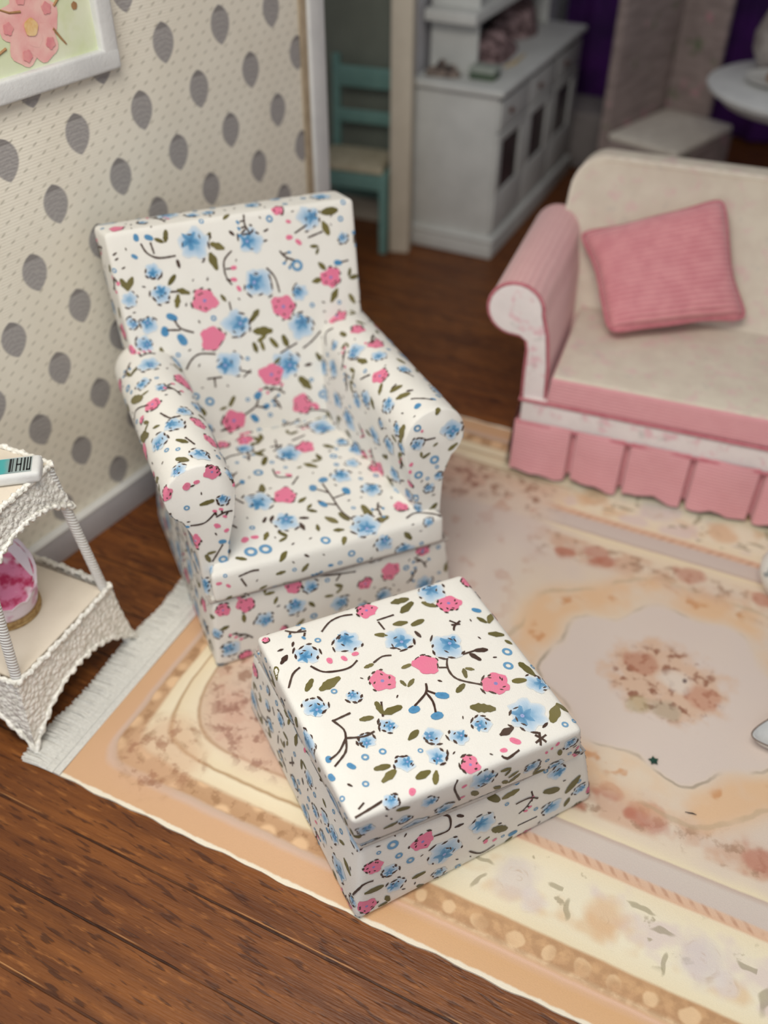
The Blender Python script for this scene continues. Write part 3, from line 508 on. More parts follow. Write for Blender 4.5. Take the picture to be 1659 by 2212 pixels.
def m_floor():
    v, x, y, z = coords()
    pl = ((y - .1) / .155).floor(); fy = ((y - .1) / .155).frac()
    off = pl * 3.73
    gv = vec(x * .9 + off, y * 9.0 + off * 2.0, 0.0)
    n1 = noise(gv, 2.4, 4, .6); n2 = noise(vec(x * 6.0 + off * 3.0 + y * 2.0, y * 34.0, 0.0), 2.2, 3, .6)
    c = mix(smooth(.28, .72, n1), '5e3418', '8a5326')
    flk = smooth(.56, .66, noise(vec(x * 5.5 + off + y * 6.0, y * 30.0 + x * 1.5, 0.0), 2.6, 2, .5))
    c = mix(flk * .72, c, '3c2013')
    c = mix(smooth(.55, .72, n2) * .6, c, 'ad6f38')
    tone = ((pl * 12.9898).sin() * 43758.5).frac()
    c = mix(tone * .25, c, '5a2c1a')
    wob = noise(vec(x * 3.0, pl * 7.0, 0.0), 3.0, 3)
    seam = smooth(.022, .008, (fy - .02 - wob * .012).abs()) * smooth(.3, .55, noise(vec(x * 1.3, pl * 5.0, 0.0), 2.0, 2))
    edge = smooth(.012, .002, (fy - .055 - wob * .012).abs()) * smooth(.5, .62, noise(vec(x * 2.0, pl * 3.1, 0.0), 2.0, 2))
    c = mix(seam * .85, c, '2a1812'); c = mix(edge * .8, c, 'c08c58')
    return c, noise(vec(x * 4.0, y * 60.0, 0.0), 4, 3) - seam * 1.5 - flk * .3, .0016
M_FLOOR = material('stained_wood_floor', m_floor, .42, .35)

RL, RD = 2.574, 1.86     # rug length and depth
def m_rug():
    v, x, y, z = coords()
    wob = noise(v, 14, 3); wc = noise(v, 5, 2)
    dx = x.min(RL - x); dy = y.min(RD - y)
    du = dx * 1.3 + .01
    # rounded corners inside the first plain band
    k = .05; h = (.5 + .5 * (dy - du) / k).clamp()
    d = dy * (1.0 - h) + du * h - k * h * (1.0 - h)
    dn = d + (wob - .5) * .006
    bands = ramp(dn * 2.0, [(0, 'dcb288'), (.10, 'dbb084'), (.125, 'dcb492'), (.140, 'e6bfa6'), (.152, 'dcb592'), (.168, 'e2c39e'), (.185, 'cda37c'), (.235, 'd6ad82'), (.275, 'c9a078'),
                              (.290, 'efe2c2'), (.40, 'f1e9d0'), (.56, 'efe6cd'), (.64, 'efe2c4'), (.655, 'f0e1c4'), (.668, 'e0bb9e'), (.706, 'e0bea4'), (.720, 'd3c6bd'), (.815, 'd6cac0'), (.84, 'c9b5a8'), (.85, 'efe1c0'), (.90, 'ecdcc0'), (1.0, 'e4d3bd')])
    dark = ramp((wob * .6 + noise(v, 40, 2) * .4), [(0, '7d6a58'), (1, 'b59a84')])
    c = bands
    def spot(cx, cy, rx, ry, col, amt=1.0, soft=.5, wv=.5):
        nonlocal c
        q = ((x - cx) / rx).pow(2.0) + ((y - cy) / ry).pow(2.0)
        f = smooth(1.0 + soft, 1.0 - soft, q + (noise(v, 16, 3) - .5) * wv * 5.0) * amt
        c = mix(f, c, col)
    # the four corner fields: cream double stripe on a rounded frame, mottled flowers inside
    k2 = .26; du2 = dx * 1.42 + .004; h2 = (.5 + .5 * (dy - du2) / k2).clamp()
    d2 = dy * (1.0 - h2) + du2 * h2 - k2 * h2 * (1.0 - h2) + .035 * smooth(.0, .18, .20 - (dy - du2).abs()) * smooth(.5, .2, dx + dy) + (wob - .5) * .01
    c2 = ramp(d2 * 2.0, [(0, 'd9b08a'), (.125, 'd9b08c'), (.15, 'd6b9a6'), (.172, 'cdb3a0'), (.19, 'c39c78'), (.26, 'c9a380'), (.285, 'eedfc0'), (.345, 'f0e4c8'), (.36, 'b99a76'), (.375, 'ecdcbc'), (.455, 'efe2c6'), (.47, 'b79878'), (.485, 'dcc6ac'), (.56, 'd9bfa8'), (.72, 'dccab8'), (1, 'e0d2c4')])
    c2 = mix(smooth(.55, .62, d2 * 0.0 + noise(v, 12, 3)) * smooth(.225, .25, d2) * .6, c2, 'c9a08c')
    c2 = mix(smooth(.52, .64, noise(v, 27, 4)) * smooth(.23, .26, d2) * smooth(.46, .36, d2) * .75, c2, '98705c')
    c2 = mix(smooth(.50, .64, noise(v, 31, 3)) * smooth(.030, .012, (d2 - .112).abs()) * .6, c2, '9a7452')
    c2 = mix(smooth(.42, .22, voro(v, 15, rnd=.55)) * smooth(.026, .016, (d2 - .112 + (wob - .5) * .01).abs()) * .9, c2, 'ecc8a0')
    cz = smooth(.86, .74, dx + (wc - .5) * .1)
    c = mix(cz, c, c2)
    # bead row in the tan band, with dark shading around the beads
    bx = (((x + (wc - .5) * .06) / .074).frac() - .5) * .074; by = (dy - .108) + (noise(v, 6, 2) - .5) * .02
    inb = smooth(.74, .86, dx)
    rb = (bx * bx + by * by + 1e-7).pow(.5)
    bead = smooth(.021, .013, rb + (wob - .5) * .028) * inb * smooth(.33, .5, noise(v, 7, 2))
    ring = smooth(.034, .022, by.abs()) * inb * smooth(.35, .6, noise(v, 38, 3))
    c = mix(ring * .5, c, 'a98260'); c = mix(bead * .75, c, 'efcfa6')
    by2 = (((y + (wc - .5) * .05) / .066).frac() - .5) * .066; bx2 = dx - .082 + (noise(v, 7, 2) - .5) * .02
    inb2 = smooth(9.0, 9.1, dy)
    rb2 = (bx2 * bx2 + by2 * by2 + 1e-7).pow(.5)
    c = mix(smooth(.030, .02, bx2.abs()) * inb2 * .45, c, 'a98262'); c = mix(smooth(.019, .011, rb2 + (wob - .5) * .026) * inb2 * .65, c, 'ecc9a2')
    # braid of short dark strokes
    br = ((x * 1.0 + dy * .8) / .030).frac() - .5
    c = mix(smooth(.30, .05, br.abs()) * 0.8 * smooth(.014, .004, (dy - .347 + (br - .0) * .006).abs()) * smooth(.74, .84, dx) * smooth(.3, .55, noise(v, 26, 2)) * .6, c, 'aa7458')
    # curved stripe at the short ends
    def arcline(x0, y0, rr, col, wd, amt):
        nonlocal c
        q = (((dx - x0) * 1.0).pow(2.0) + (dy - y0).pow(2.0) + 1e-7).pow(.5)
        c = mix(smooth(wd, wd * .45, (q - rr + (wob - .5) * .012).abs()) * amt * smooth(.34, .25, dx) * smooth(.42, .36, dy), c, col)
    # field: inside the oval-cornered frame
    fx = (x - RL / 2); fy = (y - RD / 2)
    fld = smooth(.415, .45, dn)
    big = noise(v, 2.2, 3)
    c = mix(fld * smooth(.4, .62, big) * .55, c, 'd6c7c0')
    # flower swags inside the frame
    sw = smooth(.74, .86, dx) * smooth(.455, .475, dn) * smooth(.60, .54, dn + (noise(v, 4.5, 2) - .5) * .14)
    c = mix(sw * smooth(.40, .58, noise(v, 9, 3)) * .62, c, 'cfa386')
    c = mix(sw * smooth(.52, .64, noise(v, 24, 4)) * .6, c, '9c7a62')
    c = mix(sw * smooth(.60, .68, noise(v + 0.0 if False else v, 7.3, 2)) * .75, c, 'b8705a')
    # floral sprays in the cream band
    cb = smooth(.74, .86, dx) * smooth(.165, .19, dn) * smooth(.335, .31, dn)
    c = mix(cb * smooth(.56, .68, noise(v, 8, 2)) * .7, c, 'e2c39c')
    c = mix(cb * smooth(.54, .66, noise(v, 6.2, 3)) * .75, c, 'e0d0cb')
    c = mix(cb * smooth(.63, .70, noise(v, 21, 3)) * .65, c, '9e9478')
    # alternating roses along the cream bands
    px = ((x / .42 + .12).frac() - .5) * .42; inband = smooth(.78, .88, dx)
    wx = px + (noise(v, 11, 2) - .5) * .07; wy = dy + (noise(vec(y, x, 3.0), 11, 2) - .5) * .07
    for cx, cy, rr, col in ((-.105, .235, .062, 'dfb68c'), (.10, .232, .07, 'd9cfcd'), (.155, .205, .04, 'e0d6d4')):
        q = ((wx - cx).pow(2.0) + (wy - cy).pow(2.0) + 1e-7).pow(.5)
        z_ = smooth(rr, rr * .45, q) * inband; c = mix(z_ * .65, c, col)
        c = mix(z_ * smooth(.55, .75, noise(vec(q * 3.0, x, y), 17, 2)) * .5, c, 'b99a78')
    for cx, cy, ax, ay in ((-.19, .21, .008, .030), (.005, .255, .034, .007), (.03, .19, .006, .022), (.20, .26, .026, .008), (-.04, .29, .03, .005)):
        q = ((wx - cx) / ax).pow(2.0) + ((wy - cy) / ay).pow(2.0)
        c = mix(smooth(1.4, .4, q) * inband * .6, c, '938a6c')
    for cx, cy, rr in ((1.34, .514, .048), (1.60, .515, .042), (1.24, .545, .03), (1.26, 1.385, .045), (.98, 1.36, .04), (1.48, 1.37, .035), (.98, .50, .04)):
        spot(cx, cy, rr, rr * .8, 'bb7663', .62, .6, .5)
    # inner wreath: peach scrolls on a ring round the cloud
    th = X.m('ARCTAN2', fy * 1.08, fx)
    rad = (fx * fx + fy * fy * 1.25 + 1e-6).pow(.5)
    lob = (th * 8.0 + 2.2).sin() * .022 + (th * 3.0 + 1.0).sin() * .012 + (wc - .5) * .05
    r0 = rad + lob
    c = mix(smooth(.30, .36, r0) * smooth(.50, .41, r0) * smooth(.30, .6, noise(v, 5.5, 3)) * .85, c, 'e6bf96')
    c = mix(smooth(.33, .36, r0) * smooth(.42, .39, r0) * smooth(.58, .68, noise(v, 12, 3)) * .8, c, 'cf9668')
    c = mix(smooth(.325, .29, r0 + (wob - .5) * .03) * .8, c, 'dccfc8')
    c = mix(smooth(.008, .002, (r0 - .312 + (wob - .5) * .03).abs()) * smooth(.4, .6, noise(v, 6, 2)) * .7, c, '9c907e')
    c = mix(smooth(.012, .004, (r0 - .44 + (wob - .5) * .04).abs()) * smooth(.45, .6, noise(v, 6, 2)) * .4, c, 'b3a284')
    # central posy
    spot(RL / 2, .945, .155, .125, 'd9b496', .75, .5, .55)
    c = mix(smooth(.17, .12, (fx * fx + (fy - .01).pow(2.0) * 1.4 + 1e-6).pow(.5)) * smooth(.50, .62, noise(v, 34, 4)) * .9, c, '94634e')
    spot(RL / 2 - .075, .98, .045, .04, 'b87a62', .6, .5, .5)
    spot(RL / 2 + .10, .93, .045, .04, 'c48a72', .6, .5, .5)
    spot(RL / 2 + .02, .955, .045, .035, 'e3d8cc', .8, .8, .6)
    spot(RL / 2 + .045, .967, .006, .008, '6b5b5a', .9, .4, .05)
    spot(RL / 2 + .01, .85, .04, .03, '9c9c88', .45, .8, .9)
    spot(RL / 2 - .05, .835, .03, .025, 'b0a97e', .45, .8, .9)
    # corner rosettes
    for cx, cy in ((.19, .16), (RL - .19, .16), (.19, RD - .16), (RL - .19, RD - .16)):
        q = (((x - cx) * 1.05).pow(2.0) + (y - cy).pow(2.0) + 1e-7).pow(.5) + (wob - .5) * .05
        zone = smooth(.15, .07, q) * .8; th0 = X.m('ARCTAN2', y - cy, x - cx)
        c = mix(zone * .7, c, 'd8b090'); c = mix(zone * smooth(.0, .9, (q * 120.0 + th0 * 2.0).sin()) * smooth(.40, .6, noise(v, 15, 3)) * .7, c, '946c4b')
        c = mix(zone * smooth(.50, .64, noise(v, 30, 4)) * .7, c, 'a06c52')
    for cx, cy in ((.38, .33), (RL - .38, .33), (.38, RD - .33), (RL - .38, RD - .33)):
        q = (((x - cx) * .8 + (y - cy) * .35).pow(2.0) + ((y - cy) * 1.2).pow(2.0) + 1e-7).pow(.5) + (wob - .5) * .07
        zone = smooth(.18, .09, q); c = mix(zone * .5, c, 'd9b4a2'); c = mix(zone * smooth(.50, .62, noise(v, 28, 3)) * .7, c, '96685a')
    edge = smooth(.012, .006, dy + (noise(vec(x * 22.0, 0.0, 0.0), 1.0, 3) - .5) * .012)
    c = mix(edge, c, 'f2ead6')
    c = mix(smooth(.35, .8, noise(v, 1.4, 2)) * .12, c, 'c8a98a')
    return c, ((x + y * .2) * 1500.0).sin() * ((y) * 1500.0).sin() * .3 + noise(v, 300, 1), .0005
M_RUG = material('printed_silk_rug', m_rug, .85, .2)

def m_rib(c1, c2, axis, freq, bump=.0015):
    def f():
        v, x, y, z = coords(); a = (x, y, z)[axis]
        wv = ((a + (noise(v, 8, 2) - .5) * .01) * freq).sin()
        return mix(smooth(-1, 1, wv) * .5 + smooth(.3, .7, noise(v, 20, 3)) * .3, c1, c2), wv, bump
    return f
M_PINK = material('ribbed_pink_cloth', m_rib('dc9da3', 'e6acb1', 2, 560, .0007), .95, .15, .3)
M_PINKX = material('ribbed_pink_cloth_arm', m_rib('e2aeae', 'ecbcba', 0, 300, .0007), .95, .15, .3)
M_PINKP = material('ribbed_pink_pillow', m_rib('d0808a', 'f2adb0', 1, 380, .0018), .95, .15, .3)
M_PIPE = plain('rose_piping', 'c0717c', 'cc838c', 60, .85, .0005, .2)
def m_faint(base, base2, blot=.6):
    def f():
        v, *_ = coords()
        c = mix(smooth(.3, .7, noise(v, 12, 3)), base, base2)
        c = mix(smooth(.52, .68, noise(v, 20, 3)) * blot, c, 'e0a8b4')
        c = mix(smooth(.60, .72, noise(v, 21, 3)) * blot * .8, c, 'b2b0ac')
        return c, noise(v, 240, 2), .0005
    return f
M_FAINT = material('faded_rose_cotton', m_faint('eee6e4', 'e6dedc'), .95, .15, .1)
M_CREAM = material('cream_rose_cotton', m_faint('ddd3c2', 'd5c9b9', .3), .95, .15, .1)
M_WHITE = plain('white_paint', 'dfe0de', 'd2d3d2', 8, .55)
M_CAB = plain('white_cabinet_paint', 'd4d5d1', 'c9cac6', 6, .5)
M_GREY = plain('grey_white_paint', 'c4c3c6', 'b9b8bc', 6, .6)
M_CREAMP = plain('cream_paint', 'd8cebb', 'cdc3b0', 6, .7)
M_TAN = plain('tan_wall_edge', 'b8a78e', 'a8977e', 20, .8)
M_TEAL = plain('teal_paint', '7aa098', '6f968f', 14, .6)
M_TEALP = plain('woven_seat', 'cabfa4', 'b5a98e', 30, .9, .003)
M_GREEN = plain('grey_green_wall', '83887c', '7a7f74', 5, .9)
M_DARK = plain('dark_void', '3a3438', '2c272b', 4, .9)
M_CROCHET = None
def m_crochet():
    v, *_ = coords(); q = voro(v, 75); n = noise(v, 40, 3)
    c = mix(smooth(.35, .75, q * 1.0 + (n - .5) * .4), 'faf8f0', 'e6e4da')
    c = mix(smooth(.72, .82, voro(v, 22)) * .0, c, '5a564c')
    return c, (1.0 - q) + noise(v, 120, 2) * .4, .005
M_CROCHET = material('white_crochet_lace', m_crochet, .85, .25)
def m_wrap():
    v, x, y, z = coords(); wv = ((z + x * .5) * 700).sin()
    return mix(smooth(-1, 1, wv) * .6, 'eeeeea', 'dededc'), wv, .0012
M_WRAP = material('wound_cord', m_wrap, .8, .25)
M_SHELF = plain('beige_card', 'e2d8c8', 'd8cdbc', 7, .8, .0006)
M_FRINGE = plain('white_fringe', 'f8f7f0', 'e8e7e0', 160, .95, .001)
M_CURTAIN = plain('purple_curtain', '54206e', '3a1c52', 5, .8)
M_CUSHW = plain('pale_seat_cloth', 'e6dfd2', 'd8d0c4', 20, .9)
def m_wing():
    v, *_ = coords(); c = mix(smooth(.3, .7, noise(vec(coords()[1] * .6, coords()[2], coords()[3] * 3.0), 9, 3)), 'a4948f', '8d7f7b')
    c = mix(smooth(.60, .68, noise(v, 8, 2)) * .7, c, '5f7050'); c = mix(smooth(.63, .70, noise(v, 6.4, 2)) * .7, c, 'c9909a')
    return c, noise(v, 90, 2), .002
M_WING = material('floral_chintz', m_wing, .9, .2)

# ------------------------------------------------------------ the setting
A = -25.5
def at_frame(fx, fy, deg, u, v):
    c, s = math.cos(R(deg)), math.sin(R(deg)); return fx + u * c - v * s, fy + u * s + v * c
fl = MB().box(-6, 6, -3, 9, -.05, 0).build('floor', M_FLOOR, ang=30); fl.rotation_euler = (0, 0, R(A)); struct(fl)

WX, WY, WD = -1.0445, 2.0370, 56
def place(o, x, y, deg, z=0): o.location = (x, y, z); o.rotation_euler = (0, 0, R(deg)); return o
o = MB().box(-1.4, 1.408, 0, .05, 0, 2.6).build('wall_left', M_WALL); place(o, WX, WY, WD); struct(o)
b = MB(); b.bbox(-1.4, 1.408, -.03, -.001, 0, .093, r=.002); b.bbox(-1.4, 1.408, -.031, -.001, .094, .104, r=.002, mi=1); o = b.build('baseboard_left', [M_GREY, M_WHITE]); place(o, WX, WY, WD); struct(o)  # overhead light put into the colour: top strip paler than the grey face
b = MB(); b.bbox(1.409, 1.488, -.02, .07, 0, 2.6, r=.006); o = b.build('trim_1', M_WHITE); place(o, WX, WY, WD); struct(o)
b = MB(); b.bbox(1.375, 1.4085, -.008, -.001, .106, 2.6, r=.002); o = b.build('trim_2', M_TAN); place(o, WX, WY, WD); struct(o)
# cream post at the corner of the next room
b = MB(); b.bbox(0, .095, 0, .10, 0, 2.6, r=.008); o = b.build('trim_3', M_CREAMP); place(o, .017, 4.225, -10); struct(o)
# wall behind the teal chair
BX, BY = -.1024, 4.63
o = MB().box(-1.6, .13, 0, .05, 0, 2.6).build('wall_back', M_GREEN); place(o, BX, BY, -22); struct(o)
b = MB(); b.bbox(-1.6, .16, -.025, -.001, 0, .105, r=.004); o = b.build('baseboard_back', M_CREAMP); place(o, BX, BY, -22); struct(o)
# wall behind the sideboard, running away
CX, CY, CD = .4857, 4.1756, -25.7
o = MB().box(-.46, -.425, .12, 2.9, 0, 2.6).build('wall_right', M_GREY); place(o, CX, CY, CD); struct(o)
o = MB().box(-.5, 4.6, 2.92, 2.97, 0, 2.8).build('wall_far', M_DARK); place(o, CX, CY, CD); struct(o)

# ------------------------------------------------------------ rug
rug = frame('rug', -.7975, 1.296, -25.3, 'long peach, cream and mauve floral rug with white fringe on the wood floor', 'rug')
rb = MB(); NX, NY = 120, 80
def rz(x, y): return .006 + .0015 * math.sin(x * 7 + y * 3) + .0012 * math.sin(y * 9 - x * 2)
top = [(RL * i / NX, RD * j / NY + (.0035 * math.sin(i * .9) * math.sin(i * .37) if j in (0, NY) else 0), rz(RL * i / NX, RD * j / NY)) for j in range(NY + 1) for i in range(NX + 1)]
fs = [(j * (NX + 1) + i, j * (NX + 1) + i + 1, (j + 1) * (NX + 1) + i + 1, (j + 1) * (NX + 1) + i) for j in range(NY) for i in range(NX)]
rb.add(top, fs)
edge = [i for i in range(NX + 1)] + [j * (NX + 1) + NX for j in range(1, NY + 1)] + [NY * (NX + 1) + i for i in range(NX - 1, -1, -1)] + [j * (NX + 1) for j in range(NY - 1, 0, -1)]
b0 = len(rb.v); rb.v += [(rb.v[i][0], rb.v[i][1], .0006) for i in edge]
for k in range(len(edge)):
    k2 = (k + 1) % len(edge); rb.f.append((edge[k2], edge[k], b0 + k, b0 + k2)); rb.mi.append(0)
rb.build('woven_panel', M_RUG, rug)
for sgn, x0 in ((-1, 0.0), (1, RL)):
    rnd = random.Random(5 + sgn); fb = MB()
    # a woven header strip with loose threads beyond it
    fb.add([(x0, 0, .0085), (x0 + sgn * .055, 0, .0075), (x0 + sgn * .055, RD, .0075), (x0, RD, .0085), (x0, 0, .001), (x0 + sgn * .055, 0, .001), (x0 + sgn * .055, RD, .001), (x0, RD, .001)],
           [(0, 1, 2, 3), (1, 5, 6, 2), (0, 4, 5, 1), (3, 2, 6, 7)])
    y = 0.0
    while y < RD:
        for lay in (0, 1):
            L = .112 + .012 * rnd.random() + .005 * math.sin(y * 19); dy = (rnd.random() - .5) * .009; wd = .0019 + rnd.random() * .0012; z = .004 + .006 * rnd.random() + lay * .002
            xs = x0 + sgn * (.02 + lay * .02)
            P = [(xs, y, .0085 + lay * .001), (x0 + sgn * (L * .6), y + dy * .5, z + .003), (x0 + sgn * L, y + dy, max(.002, z - .004))]
            b_ = len(fb.v)
            for p in P: fb.v += [(p[0], p[1] - wd, p[2]), (p[0], p[1] + wd, p[2]), (p[0], p[1], p[2] + .0022)]
            for q in range(2):
                for a1, a2 in ((0, 2), (2, 1)): fb.f.append((b_ + 3 * q + a1, b_ + 3 * q + a2, b_ + 3 * q + 3 + a2, b_ + 3 * q + 3 + a1)); fb.mi.append(0)
        y += .0026
    fb.build('fringe', M_FRINGE, rug, ang=60)

# ------------------------------------------------------------ armchair
CHX, CHY, CHD = -.4549, 1.6345, 24
ch = frame('armchair', CHX, CHY, CHD, 'floral cotton armchair with rolled arms and tall back at the end of the rug', 'armchair', .0088)
tilt = lambda p: Vector((p.x, p.y, p.z - .040 * (p.x) * min(1, max(0, p.z) / .2)))
CW = .69
def cloth(name, mb, parent, seed, tf=None, **k):
    if tf: mb.map(tf)
    me = print_cloth(mb, name, DECALS.get(k.pop('key', name), []), seed, **k)
    return link(name, me, M_PRINT, parent)
b = MB().rbox([(0, 0, 0), (.722, .004, 0), (.722, .66, 0), (0, .685, 0), (.016, .004, .246), (.692, .004, .246), (.692, .61, .246), (.014, .62, .246)], .012, n=14, side=.006)
cloth('skirted_base', b, ch, 11, tilt, key='base')
b = MB().rbox([(.02, -.012, .258), (.676, -.012, .258), (.56, .54, .258), (.165, .54, .258), (.022, -.006, .352), (.676, -.006, .352), (.56, .54, .364), (.165, .54, .364)], .013, n=14, puff=.012, side=.006)
cloth('seat_cushion', b, ch, 12, tilt, key='seat')
b = MB().rbox([(.02, .455, .03), (.672, .455, .03), (.665, .70, .03), (.025, .70, .03), (.010, .682, .966), (.702, .682, .976), (.692, .785, .965), (-.004, .785, .950)], .014, n=16, puff=.004, side=.004)
cloth('backrest', b, ch, 13, tilt, key='back')
def arm(side):
    def prof(s, sh=0):
        L = lambda a, b_: a + (b_ - a) * s
        cx, cz, r = L(.036, .050), L(.584, .566), L(.086, .090)
        pts = [(L(.008, .012), .24), (L(.008, .006), .36), (L(.004, .0), .455)]
        for k in range(19):
            a = R(232 - k * (232 + 6) / 18); pts.append((cx + r * math.cos(a), cz + r * math.sin(a)))
        ib = L(.078, .165); x9 = pts[-1]
        inn = [x9, (L(.112, .150), .50), (L(.090, .158), .42), (ib, .34), (ib, .24)]
        for p0_, p1_ in zip(inn, inn[1:]): pts += [(p0_[0] + (p1_[0] - p0_[0]) * t_ / 3, p0_[1] + (p1_[1] - p0_[1]) * t_ / 3) for t_ in (1, 2, 3)]
        if sh:
            m = (sum(p[0] for p in pts) / len(pts), .50)
            pts = [(p[0] + (m[0] - p[0]) / max(.03, abs(m[0] - p[0])) * sh * .6, p[1] - (sh if p[1] > .5 else -0)) for p in pts]
        return pts
    rings = []
    for v, s, sh in [(.030, 0, .004), (.0325, 0, .001), (.036, 0, 0)] + [(.036 + .624 * q_ / 34, (q_ / 34) ** .9, 0) for q_ in range(1, 35)] + [(.663, 1, .003)]:
        rings.append([((u if side < 0 else CW - u), v, z) for u, z in prof(s, sh)])
    return MB().loft(rings)
tilt2 = lambda p: Vector((p.x, p.y, p.z - .018 * p.x * min(1, max(0, p.z) / .2)))
noback = lambda q: q.y > .60
cloth('armrest', arm(-1), ch, 14, tilt2, skip=noback, key='arm_left')
cloth('armrest', arm(1), ch, 15, tilt2, skip=noback, key='arm_right')
# piped seam round each scroll front, under the cushion and at the top of the base
SEAM = plain('seam_cord', 'b9b0a8', 'a89f98', 40, .95, .0005)
sm_ = MB().tube([tilt(Vector(p)) for p in [(.012, .62, .2495), (.012, .005, .2495), (.35, -.001, .2495), (.694, .004, .2495), (.694, .60, .2495)]], .0045, 6)
sm_.build('seam', SEAM, ch)

# ------------------------------------------------------------ footstool
STX, STY, STD = -.0553, .9328, 27
st = frame('footstool', STX, STY, STD, 'square floral cotton footstool with padded lid in front of the armchair', 'footstool', .0088)
b = MB().rbox([(0, 0, 0), (.640, .018, 0), (.640, .66, 0), (-.002, .653, 0), (.026, .022, .262), (.580, .016, .238), (.580, .60, .238), (.012, .60, .262)], .014, n=14, side=.008)
cloth('skirted_base', b, st, 21, key='st_base')
b = MB().rbox([(.018, .022, .262), (.560, .008, .238), (.560, .55, .238), (.016, .56, .262), (.000, .006, .395), (.530, -.006, .375), (.532, .498, .385), (.004, .522, .398)], .013, n=16, puff=.010, side=.006)
cloth('lid_cushion', b, st, 22, key='st_top')
MB().tube([(.016, .60, .264), (.022, .018, .265), (.30, .010, .254), (.574, .016, .241), (.574, .59, .241)], .0035, 6).build('seam', SEAM, st)

# ------------------------------------------------------------ sofa
SFX, SFY, SFD = .4468, 2.5199, -20
SW = 1.78
sf = frame('sofa', SFX, SFY, SFD, 'pink and white sofa with rolled arms and pleated skirt at the back of the rug', 'sofa', .0)
for u_ in (.09, SW - .09):
    for v_ in (.08, .70): MB().lathe([(.018, .0092 if v_ < .3 else .0005), (.026, .05), (.03, .20)], u_, v_, 16).build('leg', plain('dark_wood_leg', '3a241a', '2c1a12', 20, .5), sf)
MB().rbox([(.0, .0, .2), (SW - 0, .0, .2), (SW, .80, .2), (0, .80, .2), (.0, .0, .302), (SW, .0, .302), (SW, .80, .302), (0, .80, .302)], .008, n=4).build('front_rail', M_FAINT, sf)
# pleated skirt: pleats as box folds, each panel standing proud of the gap
sk = MB(); pts = []
u = -.012; k = 0
P0 = [-.012, .186, .362, .570, .780, .985, 1.19, 1.40, 1.60, SW + .012]
path = []
for i in range(len(P0) - 1):
    a, c_ = P0[i], P0[i + 1]; g_ = .012 if i else 0
    path += [(a + g_ * .3, .020)] if i else []
    for t in [0, .02, .1, .25, .4, .55, .7, .85, .96, 1]:
        q = a + g_ + (c_ - .012 - a - g_) * t
        path.append((q, -.012 - .006 * math.sin(t * PI) * (1 + .6 * math.sin(i * 2.3))))
    path += [(c_ - .004, .020)]
rows = [(.222, .75, 0), (.205, .95, 0), (.14, 1.0, 0), (.07, 1.15, 0), (.02, 1.3, 0)]
rnd = random.Random(3); hem = [.008 * math.sin(x_ * 31) + .006 * math.sin(x_ * 67 + 1) for x_, y_ in path]
rings = [[(x_, (y_ if y_ > 0 else y_ * fac - (fac - 1) * .02 * (1 + math.sin(x_ * 24))), z_ + (hem[j] + .010 if z_ < .03 else 0)) for j, (x_, y_) in enumerate(path)] for z_, fac, _ in rows]
sk.loft(rings, cap=False, closed=False)
back_ = [[(x_, y_ + .006, z_) for x_, y_, z_ in r_] for r_ in rings]; sk.loft(back_[::-1], cap=False, closed=False)
for sx_, xx in ((-1, -.004), (1, SW + .004)):
    pth = []
    for i in range(4):
        for t in (0, .3, .6, .97): pth.append((.0 + (i + t) * .2, .012 + .006 * math.sin(t * PI)))
        pth.append((.0 + (i + .985) * .2, -.012))
    rr = [[(xx + sx_ * (d_ + .02 * (1 - z_ / .222)), v_, z_) for v_, d_ in pth] for z_ in (.222, .12, .022)]
    sk.loft(rr, cap=False, closed=False); sk.loft([[(x_ - sx_ * .006, y_, z_) for x_, y_, z_ in q] for q in rr[::-1]], cap=False, closed=False)
sk.build('pleated_skirt', M_PINK, sf, ang=60)
MB().rbox([(.08, -.004, .304), (SW - .08, -.004, .304), (SW - .08, .6, .304), (.08, .6, .304), (.085, .002, .398), (SW - .085, .002, .398), (SW - .08, .60, .41), (.08, .60, .41)], .010, n=6, puff=.006).build('seat_cushion_side', M_PINK, sf)
MB().rbox([(.088, .003, .380), (SW - .088, .003, .380), (SW - .084, .60, .395), (.084, .60, .395), (.09, .008, .405), (SW - .09, .008, .405), (SW - .085, .60, .424), (.085, .60, .424)], .008, n=8, puff=.008).build('seat_top', M_CREAM, sf)
def sarm(side, v0, v1, grow=0):
    def prof():
        pts = [(-.006 - grow, .30), (-.008 - grow, .40), (-.007 - grow, .47), (-.014 - grow, .502), (-.034, .514 - grow)]
        for k in range(19):
            a = R(262 - k * 266 / 18); pts.append((-.058 + (.086 + grow) * math.cos(a) * (1.05 if math.cos(a) > 0 else 1), .602 + (.086 + grow) * math.sin(a)))
        pts += [(.052 + grow, .53), (.066 + grow, .42), (.072 + grow, .30)]
        return pts
    f = (lambda u_: u_) if side < 0 else (lambda u_: SW - u_)
    L = v1 - v0
    return MB().loft([[(f(a), v_, b_) for a, b_ in prof()] for v_ in ([v0 + L * t for t in (0, .02, .3, .6, .9, 1)])]), prof, f
for side in (-1, 1):
    m_, pr, f = sarm(side, .035, .66); ar = m_.build('armrest', M_PINKX, sf)
    m_, pr2, f = sarm(side, .020, .034, -.006); tag(m_.build('front_panel', M_FAINT, ar), 'white rose print panel with scroll top')
    MB().tube([(f(a), .028, b_) for a, b_ in pr()], .0048, 6).build('piping', M_PIPE, ar)
for zz in (.214, .303): MB().tube([(-.004, .5, zz), (-.006, -.004, zz), (SW / 2, -.008, zz), (SW + .006, -.004, zz), (SW + .004, .5, zz)], .0055, 6).build('piping', M_PIPE, sf)
